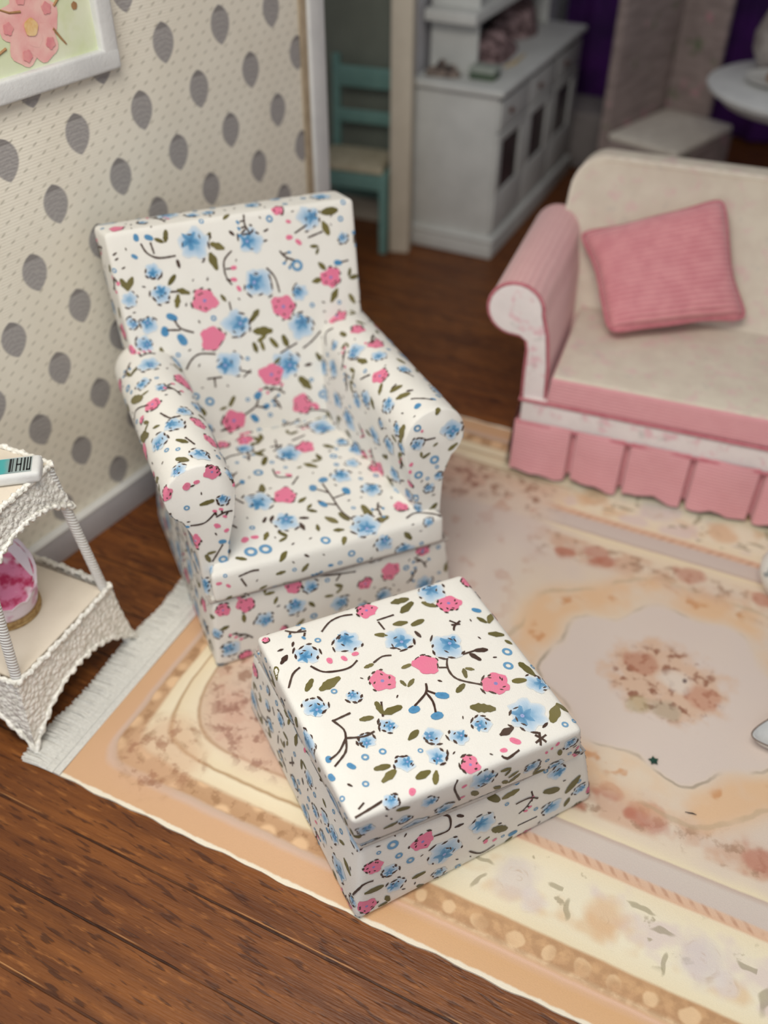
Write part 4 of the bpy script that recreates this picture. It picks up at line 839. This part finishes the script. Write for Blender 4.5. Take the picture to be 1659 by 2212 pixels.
# backrest with rounded upper corners
pr = []
x0, x1, zt, rc = -.035, SW + .035, .842, .10
for k in range(9): a = R(180 - k * 90 / 8); pr.append((x0 + rc + rc * math.cos(a), zt - rc + rc * math.sin(a)))
for k in range(9): a = R(90 - k * 90 / 8); pr.append((x1 - rc + rc * math.cos(a), zt - rc + rc * math.sin(a)))
pr = [(x0, .22), (x0, .5)] + pr + [(x1, .5), (x1, .22)]
def lean(z_): return .46 + (z_ - .42) * .62
b = MB(); rings = []
for dv, ins in ((.004, .014), (0, .006), (.006, 0), (.10, 0), (.118, .008), (.12, .014)):
    rings.append([((x0 + x1) / 2 + (x_ - (x0 + x1) / 2) * (1 - ins / .9), lean(z_) + dv, z_ - (ins if z_ > .6 else 0)) for x_, z_ in pr])
b.loft(rings); bk = b.build('backrest', M_CREAM, sf, ang=60)
MB().tube([((x0 + x1) / 2 + (x_ - (x0 + x1) / 2) * .999, lean(z_) + .012, z_ + .001) for x_, z_ in pr[1:-1]], .006, 6).build('piping', plain('cream_piping', 'e6dccf', 'd9cdbe', 40, .9), bk)

# throw pillow: four pinched corners, ribbed cloth
def pillow(name, C4, thick, mat, pipe, label, cat):
    C4 = [Vector(c) for c in C4]; n_ = 26; c0 = sum(C4, Vector()) / 4
    ex = ((C4[1] - C4[0]) + (C4[2] - C4[3])).normalized(); ey = ((C4[3] - C4[0]) + (C4[2] - C4[1])); ey = (ey - ex * ey.dot(ex)).normalized(); ez = ex.cross(ey)
    inv = lambda p: Vector(((p - c0).dot(ex), (p - c0).dot(ey), (p - c0).dot(ez)))
    L4 = [inv(c) for c in C4]
    def pt(s, t, sg):
        a, b_ = s * 2 - 1, t * 2 - 1
        p = (L4[0] * (1 - s) + L4[1] * s) * (1 - t) + (L4[3] * (1 - s) + L4[2] * s) * t
        mid = sum(L4, Vector()) / 4
        pin = .115 * ((1 - a * a) * b_ ** 4 + (1 - b_ * b_) * a ** 4) + .02 * math.sin(s * 9 + t * 7) * (1 - (1 - a * a) * (1 - b_ * b_))
        p = p + (mid - p) * (pin + .085 * (a * b_) ** 8)
        h = thick / 2 * max(0, (1 - a ** 4) * (1 - b_ ** 4)) ** .48
        return Vector((p.x, p.y, p.z + sg * h))
    mb = MB()
    for sg in (1, -1):
        vs_ = [pt(i / n_, j / n_, sg) for j in range(n_ + 1) for i in range(n_ + 1)]
        mb.add(vs_, [(j * (n_ + 1) + i, j * (n_ + 1) + i + 1, (j + 1) * (n_ + 1) + i + 1, (j + 1) * (n_ + 1) + i)[::sg] for j in range(n_) for i in range(n_)])
    me = mb.mesh(name); bm = bmesh.new(); bm.from_mesh(me); bmesh.ops.remove_doubles(bm, verts=bm.verts[:], dist=1e-5); bmesh.ops.recalc_face_normals(bm, faces=bm.faces[:]); bm.to_mesh(me); bm.free()
    for p in me.polygons: p.use_smooth = True
    o = link(name, me, mat); rot = Matrix((ex, ey, ez)).transposed()
    o.matrix_world = Matrix.Translation((SFX, SFY, .004)) @ Matrix.Rotation(R(SFD), 4, 'Z') @ Matrix.Translation(c0) @ rot.to_4x4()
    tag(o, label, cat)
    per = [pt(i / n_, 0, 0) for i in range(n_)] + [pt(1, j / n_, 0) for j in range(n_)] + [pt(1 - i / n_, 1, 0) for i in range(n_)] + [pt(0, 1 - j / n_, 0) for j in range(n_ + 1)]
    MB().tube(per, .0065, 6).build('piping', pipe, o)
    return o
pillow('throw_pillow', [(.022, .545, .645), (.470, .622, .808), (.640, .435, .480), (.215, .228, .448)], .13, M_PINKP, M_PIPE, 'square ribbed pink cushion with darker rose piping lying in the corner of the sofa', 'cushion')

# ------------------------------------------------------------ crochet covered side table
TX, TY, TD = -.879, 1.3805, 66
tb = frame('side_table', TX, TY, TD, 'white crochet-covered two-tier side table with cord-wrapped legs at the left edge', 'side table', .0)
LEGB = [(0, 0), (.388, 0), (.388, .36), (0, .36)]; LEGT = [(.075, .03), (.312, .03), (.312, .33), (.075, .33)]
def legp(i, z): t = z / .68; return Vector((LEGB[i][0] * (1 - t) + LEGT[i][0] * t, LEGB[i][1] * (1 - t) + LEGT[i][1] * t, z))
for i in range(4):
    m_ = MB(); pts = [legp(i, .008 + .66 * k / 90) for k in range(91)]
    m_.tube(pts, [.0125 * (1 + .03 * math.sin(k * 2.1)) for k in range(91)], 12); m_.build('leg', M_WRAP, tb, ang=80)
def quadslab(z, th, ov):
    c = [legp(i, z) for i in range(4)]; m0 = sum(c, Vector()) / 4
    c = [m0 + (p - m0) * (1 + ov) for p in c]
    return MB().rbox([(p.x, p.y, z - th) for p in c] + [(p.x, p.y, z) for p in c], .004, n=3)
quadslab(.682, .014, .05).build('table_top', M_SHELF, tb)
quadslab(.236, .012, .0).build('lower_shelf', M_SHELF, tb)
def apron(i, j, ztop, zside, zmid, out):
    """lace panel between two legs with an arched, scalloped lower edge"""
    m_ = MB(); n_ = 48; rows = 14; rings = []
    a0, b0_ = legp(i, ztop), legp(j, ztop); cen = sum((legp(k, ztop) for k in range(4)), Vector()) / 4
    for q in (0, 1):
        for r_ in (range(rows + 1) if q == 0 else range(rows, -1, -1)):
            ring = []
            for k in range(n_ + 1):
                s_ = k / n_; arch = (1 - abs(2 * s_ - 1) ** 2.2)
                zb = zside + (zmid - zside) * arch + .006 * abs(math.sin(s_ * PI * 14)) * 1.0
                z = ztop + (zb - ztop) * r_ / rows
                p = legp(i, z) * (1 - s_) + legp(j, z) * s_; d = p - Vector((cen.x, cen.y, z)); d.z = 0; d.normalize()
                tex = .0035 * math.sin(s_ * 60 + r_ * 1.7) * math.sin(r_ * 2.1 + s_ * 17)
                p = p + d * ((out + .004 * r_ / rows + tex) if q == 0 else out - .008)
                ring.append(p)
            rings.append(ring)
    m_.loft(rings, cap=False, closed=False)
    # picots: little knots along the top cord and lower edge
    m_.tube([r0 + Vector((0, 0, .004)) for r0 in rings[0]], [.0075 + .002 * math.sin(k * 2.4) for k in range(n_ + 1)], 7)
    m_.tube([rings[rows][k] for k in range(n_ + 1)], [.0065 + .0025 * math.sin(k * 1.9) for k in range(n_ + 1)], 7)
    return m_
for (i, j) in ((0, 1), (1, 2), (2, 3), (3, 0)):
    apron(i, j, .676, .535, .60, .012).build('lace_apron', M_CROCHET, tb, ang=80)
    apron(i, j, .236, .012, .130, .018).build('lace_apron', M_CROCHET, tb, ang=80)

# small box with printed lid on the table
def tl(u, v): return at_frame(TX, TY, TD, u, v)
bx, by = tl(.279, .016)
pb = frame('small_box', bx, by, TD + 126, 'small white rounded box with teal print and black letters on the crochet table', 'box', .684)
MB().bbox(-.006, .215, -.037, .037, 0, .030, r=.010, n=4, k=4).build('box_body', M_WHITE, pb)
pm = MB(); pm.box(.012, .205, -.026, .028, .0302, .0312)
def m_label():
    v, x, y, z = coords(); c = ramp(x * 4.6 + (noise(v, 30, 2) - .5) * .1, [(0, 'a9b5b2'), (.26, '8a9a9a'), (.34, '4aa3a4'), (.55, '2b9ea2'), (.8, '7cc3c0'), (1, '46a8a8')])
    return c, None, 0
M_LABEL = material('printed_label', m_label, .5, .3); pl_ = pm.build('label', M_LABEL, pb)
lm = MB(); zz0, zz1 = .0312, .0318
def stroke(x0, x1, y0, y1): lm.box(x0, x1, y0, y1, zz0, zz1)
for xo, w_ in ((.014, .003), (.020, .003), (.026, .004), (.034, .003), (.043, .003), (.052, .002), (.056, .005)): stroke(xo, xo + w_, -.024, .024)
stroke(.034, .046, -.003, .002); stroke(.014, .023, .019, .024)
lm.build('letters', plain('black_ink', '2a2c2e', '1f2022', 20, .6), pl_)
rm = MB(); rm.lathe([(.0001, .0312), (.004, .0312), (.004, .0318), (.0001, .0318)], .095, -.012, 10); rm.lathe([(.0001, .0312), (.003, .0312), (.003, .0318), (.0001, .0318)], .115, -.016, 10)
rm.build('red_dot', plain('red_ink', 'c8424a', 'b83a44', 20, .6), pl_)

# lined hat box on the lower shelf
def m_liner():
    v, *_ = coords(); c = mix(smooth(.38, .55, noise(v, 22, 3)), 'c03a60', 'e68aac'); c = mix(smooth(.58, .68, noise(v, 17, 2)), c, 'f3d6e0')
    return c, noise(v, 160, 2), .001
M_LINER = material('pink_floral_lining', m_liner, .9, .2)
def m_pale():
    v, *_ = coords(); c = mix(smooth(.55, .68, noise(v, 14, 3)), 'efe2ea', 'dba3bd'); return c, noise(v, 160, 2), .001
M_PALEP = material('pale_pink_wrap', m_pale, .85, .25)
hx, hy = tl(.200, .190)
hb = frame('lined_basket', hx, hy, TD, 'open basket lined with pink floral cloth on the lower shelf of the crochet table', 'basket', .2375)
rx, ry = .088, .092
def oval(prof, n_=44):
    def hi(k): return .40 + .90 * (.5 + .5 * math.cos(2 * PI * k / n_ - R(55))) ** 1.2
    return MB().loft([[(rx * q * math.cos(2 * PI * k / n_), ry * q * math.sin(2 * PI * k / n_), (z if z < .03 else .03 + (z - .03) * hi(k)) + w_ * math.sin(k * 1.9)) for k in range(n_)] for q, z, w_ in prof])
oval([(.80, 0, 0), (.93, .0, 0), (.95, .006, 0), (.92, .010, 0), (.95, .015, 0), (.93, .022, 0), (.80, .022, 0)]).build('woven_base', plain('tan_straw', 'd2b07a', 'a9824f', 90, .8, .003), hb)
oval([(.86, .022, 0), (.90, .03, 0), (.97, .07, .001), (1.02, .12, .002), (1.06, .150, .004), (1.09, .158, .006), (1.03, .156, .005), (.99, .149, .003)]).build('pale_wrap', M_PALEP, hb, ang=80)
oval([(1.0, .151, .003), (.97, .12, .002), (.93, .07, .001), (.88, .035, 0), (.5, .030, 0), (.05, .030, 0)]).build('floral_lining', M_LINER, hb, ang=80)

# ------------------------------------------------------------ picture on the wallpaper
pf = frame('picture_frame', WX, WY, WD, 'white framed print of pink blossom on pale green hanging on the leaf wallpaper', 'picture')
FX0, FX1, FZ0, FZ1 = -.20, .616, 1.301, 1.90; fw = .052
fm = MB()
for (x0_, x1_, z0_, z1_) in ((FX0, FX1, FZ0, FZ0 + fw), (FX0, FX1, FZ1 - fw, FZ1)): fm.bbox(x0_, x1_, -.032, -.001, z0_, z1_, r=.008, n=2)
for (x0_, x1_) in ((FX0, FX0 + fw), (FX1 - fw, FX1)): fm.bbox(x0_, x1_, -.0315, -.001, FZ0 + .01, FZ1 - .01, r=.008, n=2)
fm.build('frame', M_WHITE, pf)
def m_sheet():
    v, x, y, z = coords(); c = mix(smooth(.35, .65, noise(v, 5, 3)), 'd5e0b8', 'e2e6cc'); c = mix(smooth(.5, .72, noise(v, 9, 3)) * .4, c, 'c3cf86'); return c, noise(v, 60, 2), .0004
pr_ = MB().box(FX0 + .03, FX1 - .03, -.012, -.004, FZ0 + .03, FZ1 - .03).build('print', material('blossom_print', m_sheet, .6, .3), pf)
fm = MB(); zc = -.0128
def disc(cx, cz, r_, n_, lob, ph, yy, mi, flat=1):
    vs_ = [(cx, yy, cz)] + [(cx + r_ * (1 + lob * math.sin(5 * 2 * PI * k / n_ + ph)) * math.cos(2 * PI * k / n_), yy, cz + r_ * flat * (1 + lob * math.sin(5 * 2 * PI * k / n_ + ph)) * math.sin(2 * PI * k / n_)) for k in range(n_)]
    fm.add(vs_, [(0, 1 + k, 1 + (k + 1) % n_) for k in range(n_)], mi)
BC = (.378, 1.440)
for k in range(5):
    a = 2 * PI * k / 5 + .3; disc(BC[0] + .045 * math.cos(a), BC[1] + .045 * math.sin(a), .042, 24, .07, k, zc - .0003 * k - .0004, 0)
    disc(BC[0] + .062 * math.cos(a + .2), BC[1] + .062 * math.sin(a + .2), .013, 16, .15, k, zc - .0003 * k - .0024, 1)
disc(*BC, .019, 20, .06, 1, zc - .0045, 2)
disc(.500, 1.515, .014, 14, .1, 0, zc - .001, 1); disc(.515, 1.460, .009, 12, .1, 0, zc - .001, 3); disc(.385, 1.415, .02, 14, .1, 2, zc - .002, 0)
for P in ([(.455, 1.47), (.475, 1.485), (.500, 1.512)], [(.36, 1.475), (.33, 1.478), (.28, 1.50)], [(.44, 1.425), (.458, 1.40), (.470, 1.385)], [(.30, 1.41), (.27, 1.40), (.22, 1.405)], [(.36, 1.56), (.33, 1.60), (.26, 1.58)]):
    fm.tube([(x_, zc - .0006, z_) for x_, z_ in P], [.0032, .0026, .0018], 6, mi=3)
disc(.21, 1.41, .03, 16, .2, 0, zc - .001, 2); disc(.25, 1.59, .035, 16, .2, 0, zc - .001, 1); disc(.20, 1.47, .03, 20, .1, 0, zc - .001, 4, .6)
fm.build('blossom', [plain('blossom_pink', 'e6a3a2', 'f0c6bc', 14, .7, .0002), plain('blossom_deep', 'dc8a90', 'e5a09e', 40, .7, .0002), plain('blossom_yellow', 'e0b070', 'ecd0a0', 40, .7, .0002), plain('twig_brown', 'b08a62', '9d7450', 40, .7, .0002), plain('leaf_green', 'b9c777', 'c9d68e', 40, .7, .0002)], pr_)

# ------------------------------------------------------------ teal ladder-back chair behind the post
tc = frame('ladder_back_chair', -.0166, 4.1997, -18, 'small teal ladder-back chair with a pale woven seat standing behind the cream post', 'chair')
def tleg(u, v, h, tiltv=0): return MB().rbox([(u - .018, v, 0), (u + .018, v, 0), (u + .018, v + .036, 0), (u - .018, v + .036, 0), (u - .018, v + tiltv, h), (u + .018, v + tiltv, h), (u + .018, v + .034 + tiltv, h), (u - .018, v + .034 + tiltv, h)], .006, n=2)
for u_ in (-.375, 0): tleg(u_, 0, .385).build('leg', M_TEAL, tc)
for u_ in (-.325, -.04): tleg(u_, .265, .80, .03).build('back_post', M_TEAL, tc)
for v0_, v1_ in ((.004, .03), (.270, .295)): MB().bbox(-.36, -.015, v0_, v1_, .305, .380, r=.005).build('seat_rail', M_TEAL, tc)
for u_ in (-.375, 0): MB().bbox(u_ - .012, u_ + .012, .03, .270, .305, .380, r=.005).build('seat_rail', M_TEAL, tc)
for z0_, z1_ in ((.665, .757), (.505, .565)): MB().bbox(-.315, -.05, .288, .304, z0_, z1_, r=.006).build('back_slat', M_TEAL, tc)
MB().bbox(-.31, -.055, .270, .290, .16, .185, r=.004).build('stretcher', M_TEAL, tc)
MB().rbox([(-.375, -.004, .382), (.002, -.004, .382), (-.03, .262, .382), (-.34, .262, .382), (-.37, .002, .405), (-.003, .002, .405), (-.035, .258, .405), (-.335, .258, .405)], .01, n=6, puff=.02).build('woven_seat', M_TEALP, tc)

# ------------------------------------------------------------ white sideboard with hutch
cb = frame('sideboard', CX, CY, CD, 'long white sideboard with glazed doors and moulded plinth at the back right of the post', 'sideboard')
LEN = 1.20; DEP = .40
m_ = MB(); m_.bbox(-DEP, .0, .0, .018, .10, .735, r=.004); m_.bbox(-DEP, .0, LEN - .018, LEN, .10, .735, r=.004); m_.bbox(-DEP, -DEP + .015, .018, LEN - .018, .10, .735, r=.003); m_.bbox(-DEP, -.0, .018, LEN - .018, .10, .118, r=.003); m_.bbox(-DEP + .01, -.0, .018, LEN - .018, .715, .735, r=.003)
for q in (.40, .80): m_.bbox(-DEP + .015, -.002, q - .009, q + .009, .118, .715, r=.003)
m_.build('body', M_CAB, cb)
MB().bbox(-DEP - .01, .030, -.028, LEN + .02, .735, .768, r=.012, n=3, k=4).build('counter_top', M_CAB, cb)
m_ = MB(); m_.bbox(-DEP, .028, -.022, LEN + .015, 0, .078, r=.008); m_.bbox(-DEP, .034, -.028, LEN + .02, .078, .102, r=.010); m_.build('plinth', M_CAB, cb)
M_KNOB = plain('dark_knob', '6b4a40', '55382f', 20, .5)
M_PANE = plain('dark_pane', '3c3434', '55464a', 9, .2, .0005, .5)
for q in range(3):
    y0_, y1_ = .006 + .40 * q, .40 * (q + 1) - .006
    dr = MB().bbox(.0, .014, y0_, y1_, .585, .712, r=.004).build('drawer', M_CAB, cb)
    kn = MB().lathe([(.001, 0), (.010, .002), (.014, .010), (.010, .018), (.001, .02)], n=14); kn.map(lambda p: Vector((p.z + .014, p.x + y0_ + .11, p.y + .655))); kn.build('knob', M_KNOB, dr)
    m_ = MB()
    for a0_, a1_, b0_, b1_ in ((y0_, y1_, .12, .30), (y0_, y1_, .535, .575), (y0_, y0_ + .05, .30, .535), (y1_ - .09, y1_, .30, .535)): m_.bbox(.0, .014, a0_, a1_, b0_, b1_, r=.003)
    dd = m_.build('door', M_CAB, cb); MB().box(.003, .006, y0_ + .04, y1_ - .08, .295, .54).build('pane', M_PANE, dd)
# hutch standing on the counter
ht = frame('hutch', CX, CY, CD, 'white open hutch shelf standing on top of the long white sideboard', 'shelf', .768)
m_ = MB(); m_.bbox(-DEP, -.175, .165, .185, .0, 1.3, r=.004); m_.build('side_panel', M_CAB, ht)
MB().bbox(-DEP, -.175, LEN - .03, LEN - .01, .0, 1.3, r=.004).build('side_panel', M_CAB, ht)
MB().bbox(-DEP, -DEP + .012, .186, LEN - .03, 0, 1.3, r=.002).build('back_panel', M_GREY, ht)
for z_ in (.215, .62): MB().bbox(-DEP + .012, -.150, .06, LEN - .03, z_, z_ + .045, r=.005).build('shelf', M_CAB, ht)

# things on the sideboard
def m_fab(a, b_):
    def f():
        v, x, y, z = coords(); c = mix(smooth(.38, .62, noise(vec(x * 2, y * .6, z * 3), 12, 4)), a, b_); return c, noise(v, 60, 3), .004
    return f
M_FAB = material('dusty_mauve_cloth', m_fab('5f4c4c', 'a58c8c'), .95, .1)
M_FAB2 = material('grey_brown_cloth', m_fab('4a4240', '8e8076'), .95, .1)
def heap(name, u0, v0, L, Wd, H_, rot, mat, label, cat, seed, group=None):
    rnd = random.Random(seed); x_, y_ = at_frame(CX, CY, CD, u0, v0); m_ = MB(); nu, nv = 26, 12; rings = []
    for i in range(nu + 1):
        s_ = i / nu; env = max(.02, math.sin(PI * min(max(s_, .02), .98)) ** .6); ring = []
        for j in range(nv + 1):
            t_ = j / nv; yy = (t_ * 2 - 1) * Wd / 2 * env; zz = H_ * env * (1 - (2 * t_ - 1) ** 2) ** .6 * (1 + .22 * math.sin(s_ * 17 + seed + t_ * 5)) + .002
            ring.append((s_ * L, yy + .01 * math.sin(s_ * 9 + seed), zz))
        ring += [(s_ * L, Wd / 2 * env * .9, .001), (s_ * L, -Wd / 2 * env * .9, .001)]; rings.append(ring)
    o = m_.loft(rings).build(name, mat, ang=70); o.location = (x_, y_, .7685); o.rotation_euler = (0, 0, R(CD + rot)); return tag(o, label, cat, group)
heap('folded_cloth', -.27, .20, .44, .20, .10, 76, M_FAB, 'dusty mauve cloth bundle lying on the near end of the white sideboard', 'cloth', 1)
heap('feather_duster', -.37, .05, .16, .05, .055, 12, M_FAB2, 'grey brown feathery wisp at the back left corner of the white sideboard', 'decoration', 4)
heap('folded_cloth', -.27, .68, .46, .22, .15, 88, M_FAB, 'larger mauve and brown cloth heap at the far end of the white sideboard', 'cloth', 7)
x_, y_ = at_frame(CX, CY, CD, -.118, .075)
gb = frame('trinket_box', x_, y_, CD, 'small pale box with a dark green base on the near end of the white sideboard', 'box', .7685)
MB().bbox(-.055, .060, -.0, .085, 0, .030, r=.006).build('base', plain('dark_green', '4f5f50', '5d6a55', 30, .7), gb)
MB().bbox(-.058, .063, -.004, .088, .030, .052, r=.006).build('lid', plain('sage_lid', 'a3aaa0', '989f96', 30, .7), gb)
for k in range(3):
    x_, y_ = at_frame(CX, CY, CD, -.085 + .010 * k, .30 + .03 * k)
    o = MB().tube([(0, 0, .006), (.0, .17, .006)], .005, 8).build('gold_rod', plain('gold_rod_paint', 'd9c49a', 'c8ae7e', 20, .35)); o.location = (x_, y_, .7685); o.rotation_euler = (0, 0, R(CD + 4 * k - 4))
    tag(o, ['thin gold stick nearest the wall among the three on the sideboard', 'thin gold stick in the middle of the three on the sideboard', 'thin gold stick nearest the front edge of the sideboard'][k], 'stick', 'gold sticks on the sideboard')

# ------------------------------------------------------------ floral tall winged seat, behind the sofa
wg = frame('winged_seat', 1.10, 4.72, 46.5, 'tall floral covered corner seat with a pale cushion top behind the sofa', 'seat')
MB().bbox(-.005, .56, -.40, -.0, 0, .37, r=.015, n=5).build('seat_box', M_WING, wg)
MB().bbox(0, .555, -.395, -.005, .3705, .405, r=.015, n=5, puff=.01).build('seat_pad', M_CUSHW, wg)
MB().bbox(.0, .56, .001, .05, 0, 1.5, r=.015, n=6).build('side_panel', M_WING, wg)
MB().bbox(.562, .61, -.24, .05, 0, 1.25, r=.015, n=6).build('back_panel', M_WING, wg)

o = MB().bbox(-.36, .34, 1.29, 1.62, 0, .31, r=.02, n=4).build('storage_box', plain('dark_grey_cloth', '8a8380', '77706e', 6, .9)); o.location = (CX, CY, 0); o.rotation_euler = (0, 0, R(CD))
tag(o, 'low grey cloth covered box between the sideboard and the tall floral seat', 'box')

# purple curtain hanging at the far wall
cm = MB(); nn = 150
x_, y_ = at_frame(CX, CY, CD, -.36, 2.18)
rings = [[(k / nn * 3.9, .03 * math.sin(k * .62) + .012 * math.sin(k * 1.7), z_) for k in range(nn + 1)] for z_ in (.02, .8, 1.4, 2.6)]
cm.loft(rings, cap=False, closed=False); cm.loft([[(p[0], p[1] + .006, p[2]) for p in r_] for r_ in rings[::-1]], cap=False, closed=False)
cu = cm.build('curtain', M_CURTAIN, ang=80); cu.location = (x_, y_, 0); cu.rotation_euler = (0, 0, R(CD)); tag(cu, 'dark purple pleated curtain hanging across the far end of the room', 'curtain')

# ------------------------------------------------------------ round white table with crockery, upper right
RTX, RTY = 1.86, 4.30
rt = frame('pedestal_table', RTX, RTY, 0, 'round white pedestal table with a moulded rim behind the sofa at the right edge', 'table')
MB().lathe([(.02, .66), (.30, .66), (.36, .675), (.385, .70), (.39, .71), (.43, .725), (.435, .742), (.42, .75), (.02, .75)], n=64).build('table_top', M_WHITE, rt)
MB().lathe([(.17, 0), (.20, .02), (.18, .05), (.09, .08), (.045, .14), (.04, .3), (.06, .36), (.04, .42), (.04, .58), (.12, .659)], n=32).build('pedestal', M_WHITE, rt)
pt_ = MB().lathe([(.01, .004), (.07, .0), (.10, .008), (.145, .022), (.146, .026), (.10, .014), (.01, .012)], n=36).build('plate', plain('plate_glaze', 'd9d8d2', 'cfcec8', 12, .3)); pt_.location = (1.73, 4.33, .7505)
tag(pt_, 'white plate holding a small brown cake on the round white table', 'plate')
ck = MB().lathe([(.01, 0), (.05, .0), (.056, .012), (.05, .03), (.03, .036), (.01, .038)], n=24).build('cake', plain('brown_cake', 'a87c5c', '8d6246', 30, .8, .003)); ck.location = (1.73, 4.33, .7645); tag(ck, 'small brown cake on the plate on the round white table', 'cake')
jg = frame('floral_jug', 1.77, 4.56, 0, 'tall pale floral jug standing at the back of the round white table', 'jug', .7505)
MB().lathe([(.05, 0), (.065, .01), (.10, .08), (.105, .15), (.07, .24), (.05, .29), (.07, .35), (.064, .352), (.045, .29)], n=36).build('jug_body', plain('jug_glaze', 'b9b2ac', '8d8480', 10, .35), jg)
MB().tube([(.10, 0, .12), (.16, 0, .17), (.15, 0, .25), (.06, 0, .30)], .011, 8).build('handle', M_WHITE, jg)

# ------------------------------------------------------------ small things on the rug
def m_glaze():
    v, *_ = coords(); c = mix(smooth(.60, .68, noise(v, 26, 3)) * .75, 'e4e6e2', '5f7480'); return c, None, 0
vs_ = frame('ginger_jar', 1.187, 1.93, 0, 'white jar with blue green sprigs standing on the rug at the right edge', 'jar', .009)
MB().lathe([(.035, 0), (.045, .003), (.062, .03), (.082, .07), (.085, .105), (.070, .145), (.045, .165), (.040, .18), (.048, .185), (.042, .187), (.034, .17)], n=44).build('jar_body', material('sprig_glaze', m_glaze, .25, .5), vs_)
ds_ = frame('oval_dish', 1.060, 1.40, 3, 'small white pointed dish with a brown rim on the rug at the right edge', 'dish', .009)
def lens(prof, n_=40): return MB().loft([[(.13 * q * math.cos(2 * PI * k / n_), .075 * q * math.sin(2 * PI * k / n_) * (1 - .45 * abs(math.cos(2 * PI * k / n_))), z) for k in range(n_)] for q, z in prof])
lens([(.1, 0), (.6, 0), (.85, .014), (1.0, .038), (.97, .040), (.8, .020), (.5, .008), (.1, .007)]).build('dish_body', M_WHITE, ds_)
MB().tube([(.13 * math.cos(2 * PI * k / 60) * abs(math.cos(2 * PI * k / 60)) ** 0, .075 * math.sin(2 * PI * k / 60) * (1 - .45 * abs(math.cos(2 * PI * k / 60))), .0395) for k in range(61)], .0016, 6).build('rim', plain('brown_rim', '6d5646', '5a4436', 20, .5), ds_)
sm2 = MB(); P = [(.0135 * (1 if k % 2 == 0 else .55) * math.cos(k * PI / 5 + .3), .0135 * (1 if k % 2 == 0 else .55) * math.sin(k * PI / 5 + .3)) for k in range(10)]
sm2.loft([[(a, b_, 0) for a, b_ in P], [(a, b_, .0015) for a, b_ in P], [(a * .3, b_ * .3, .003) for a, b_ in P]])
so = sm2.build('star_sequin', plain('green_foil', '1f4a3c', '16382e', 30, .4, .0003, .5)); so.location = (.679, 1.345, .0098); tag(so, 'tiny dark green star sequin lying on the rug right of the footstool', 'sequin')
th_ = MB().tube([(-.013, .004, .001), (-.005, .001, .002), (.004, .0, .0015), (.013, -.004, .001)], [.0006, .0013, .0016, .0005], 6).build('thread_scrap', plain('dark_thread', '3c3434', '2c2626', 20, .9)); tx_, ty_ = at_frame(-.7975, 1.296, -25.3, 1.428, .567); th_.location = (tx_, ty_, .0098); tag(th_, 'tiny dark scrap of thread on the rug below the green star', 'thread')
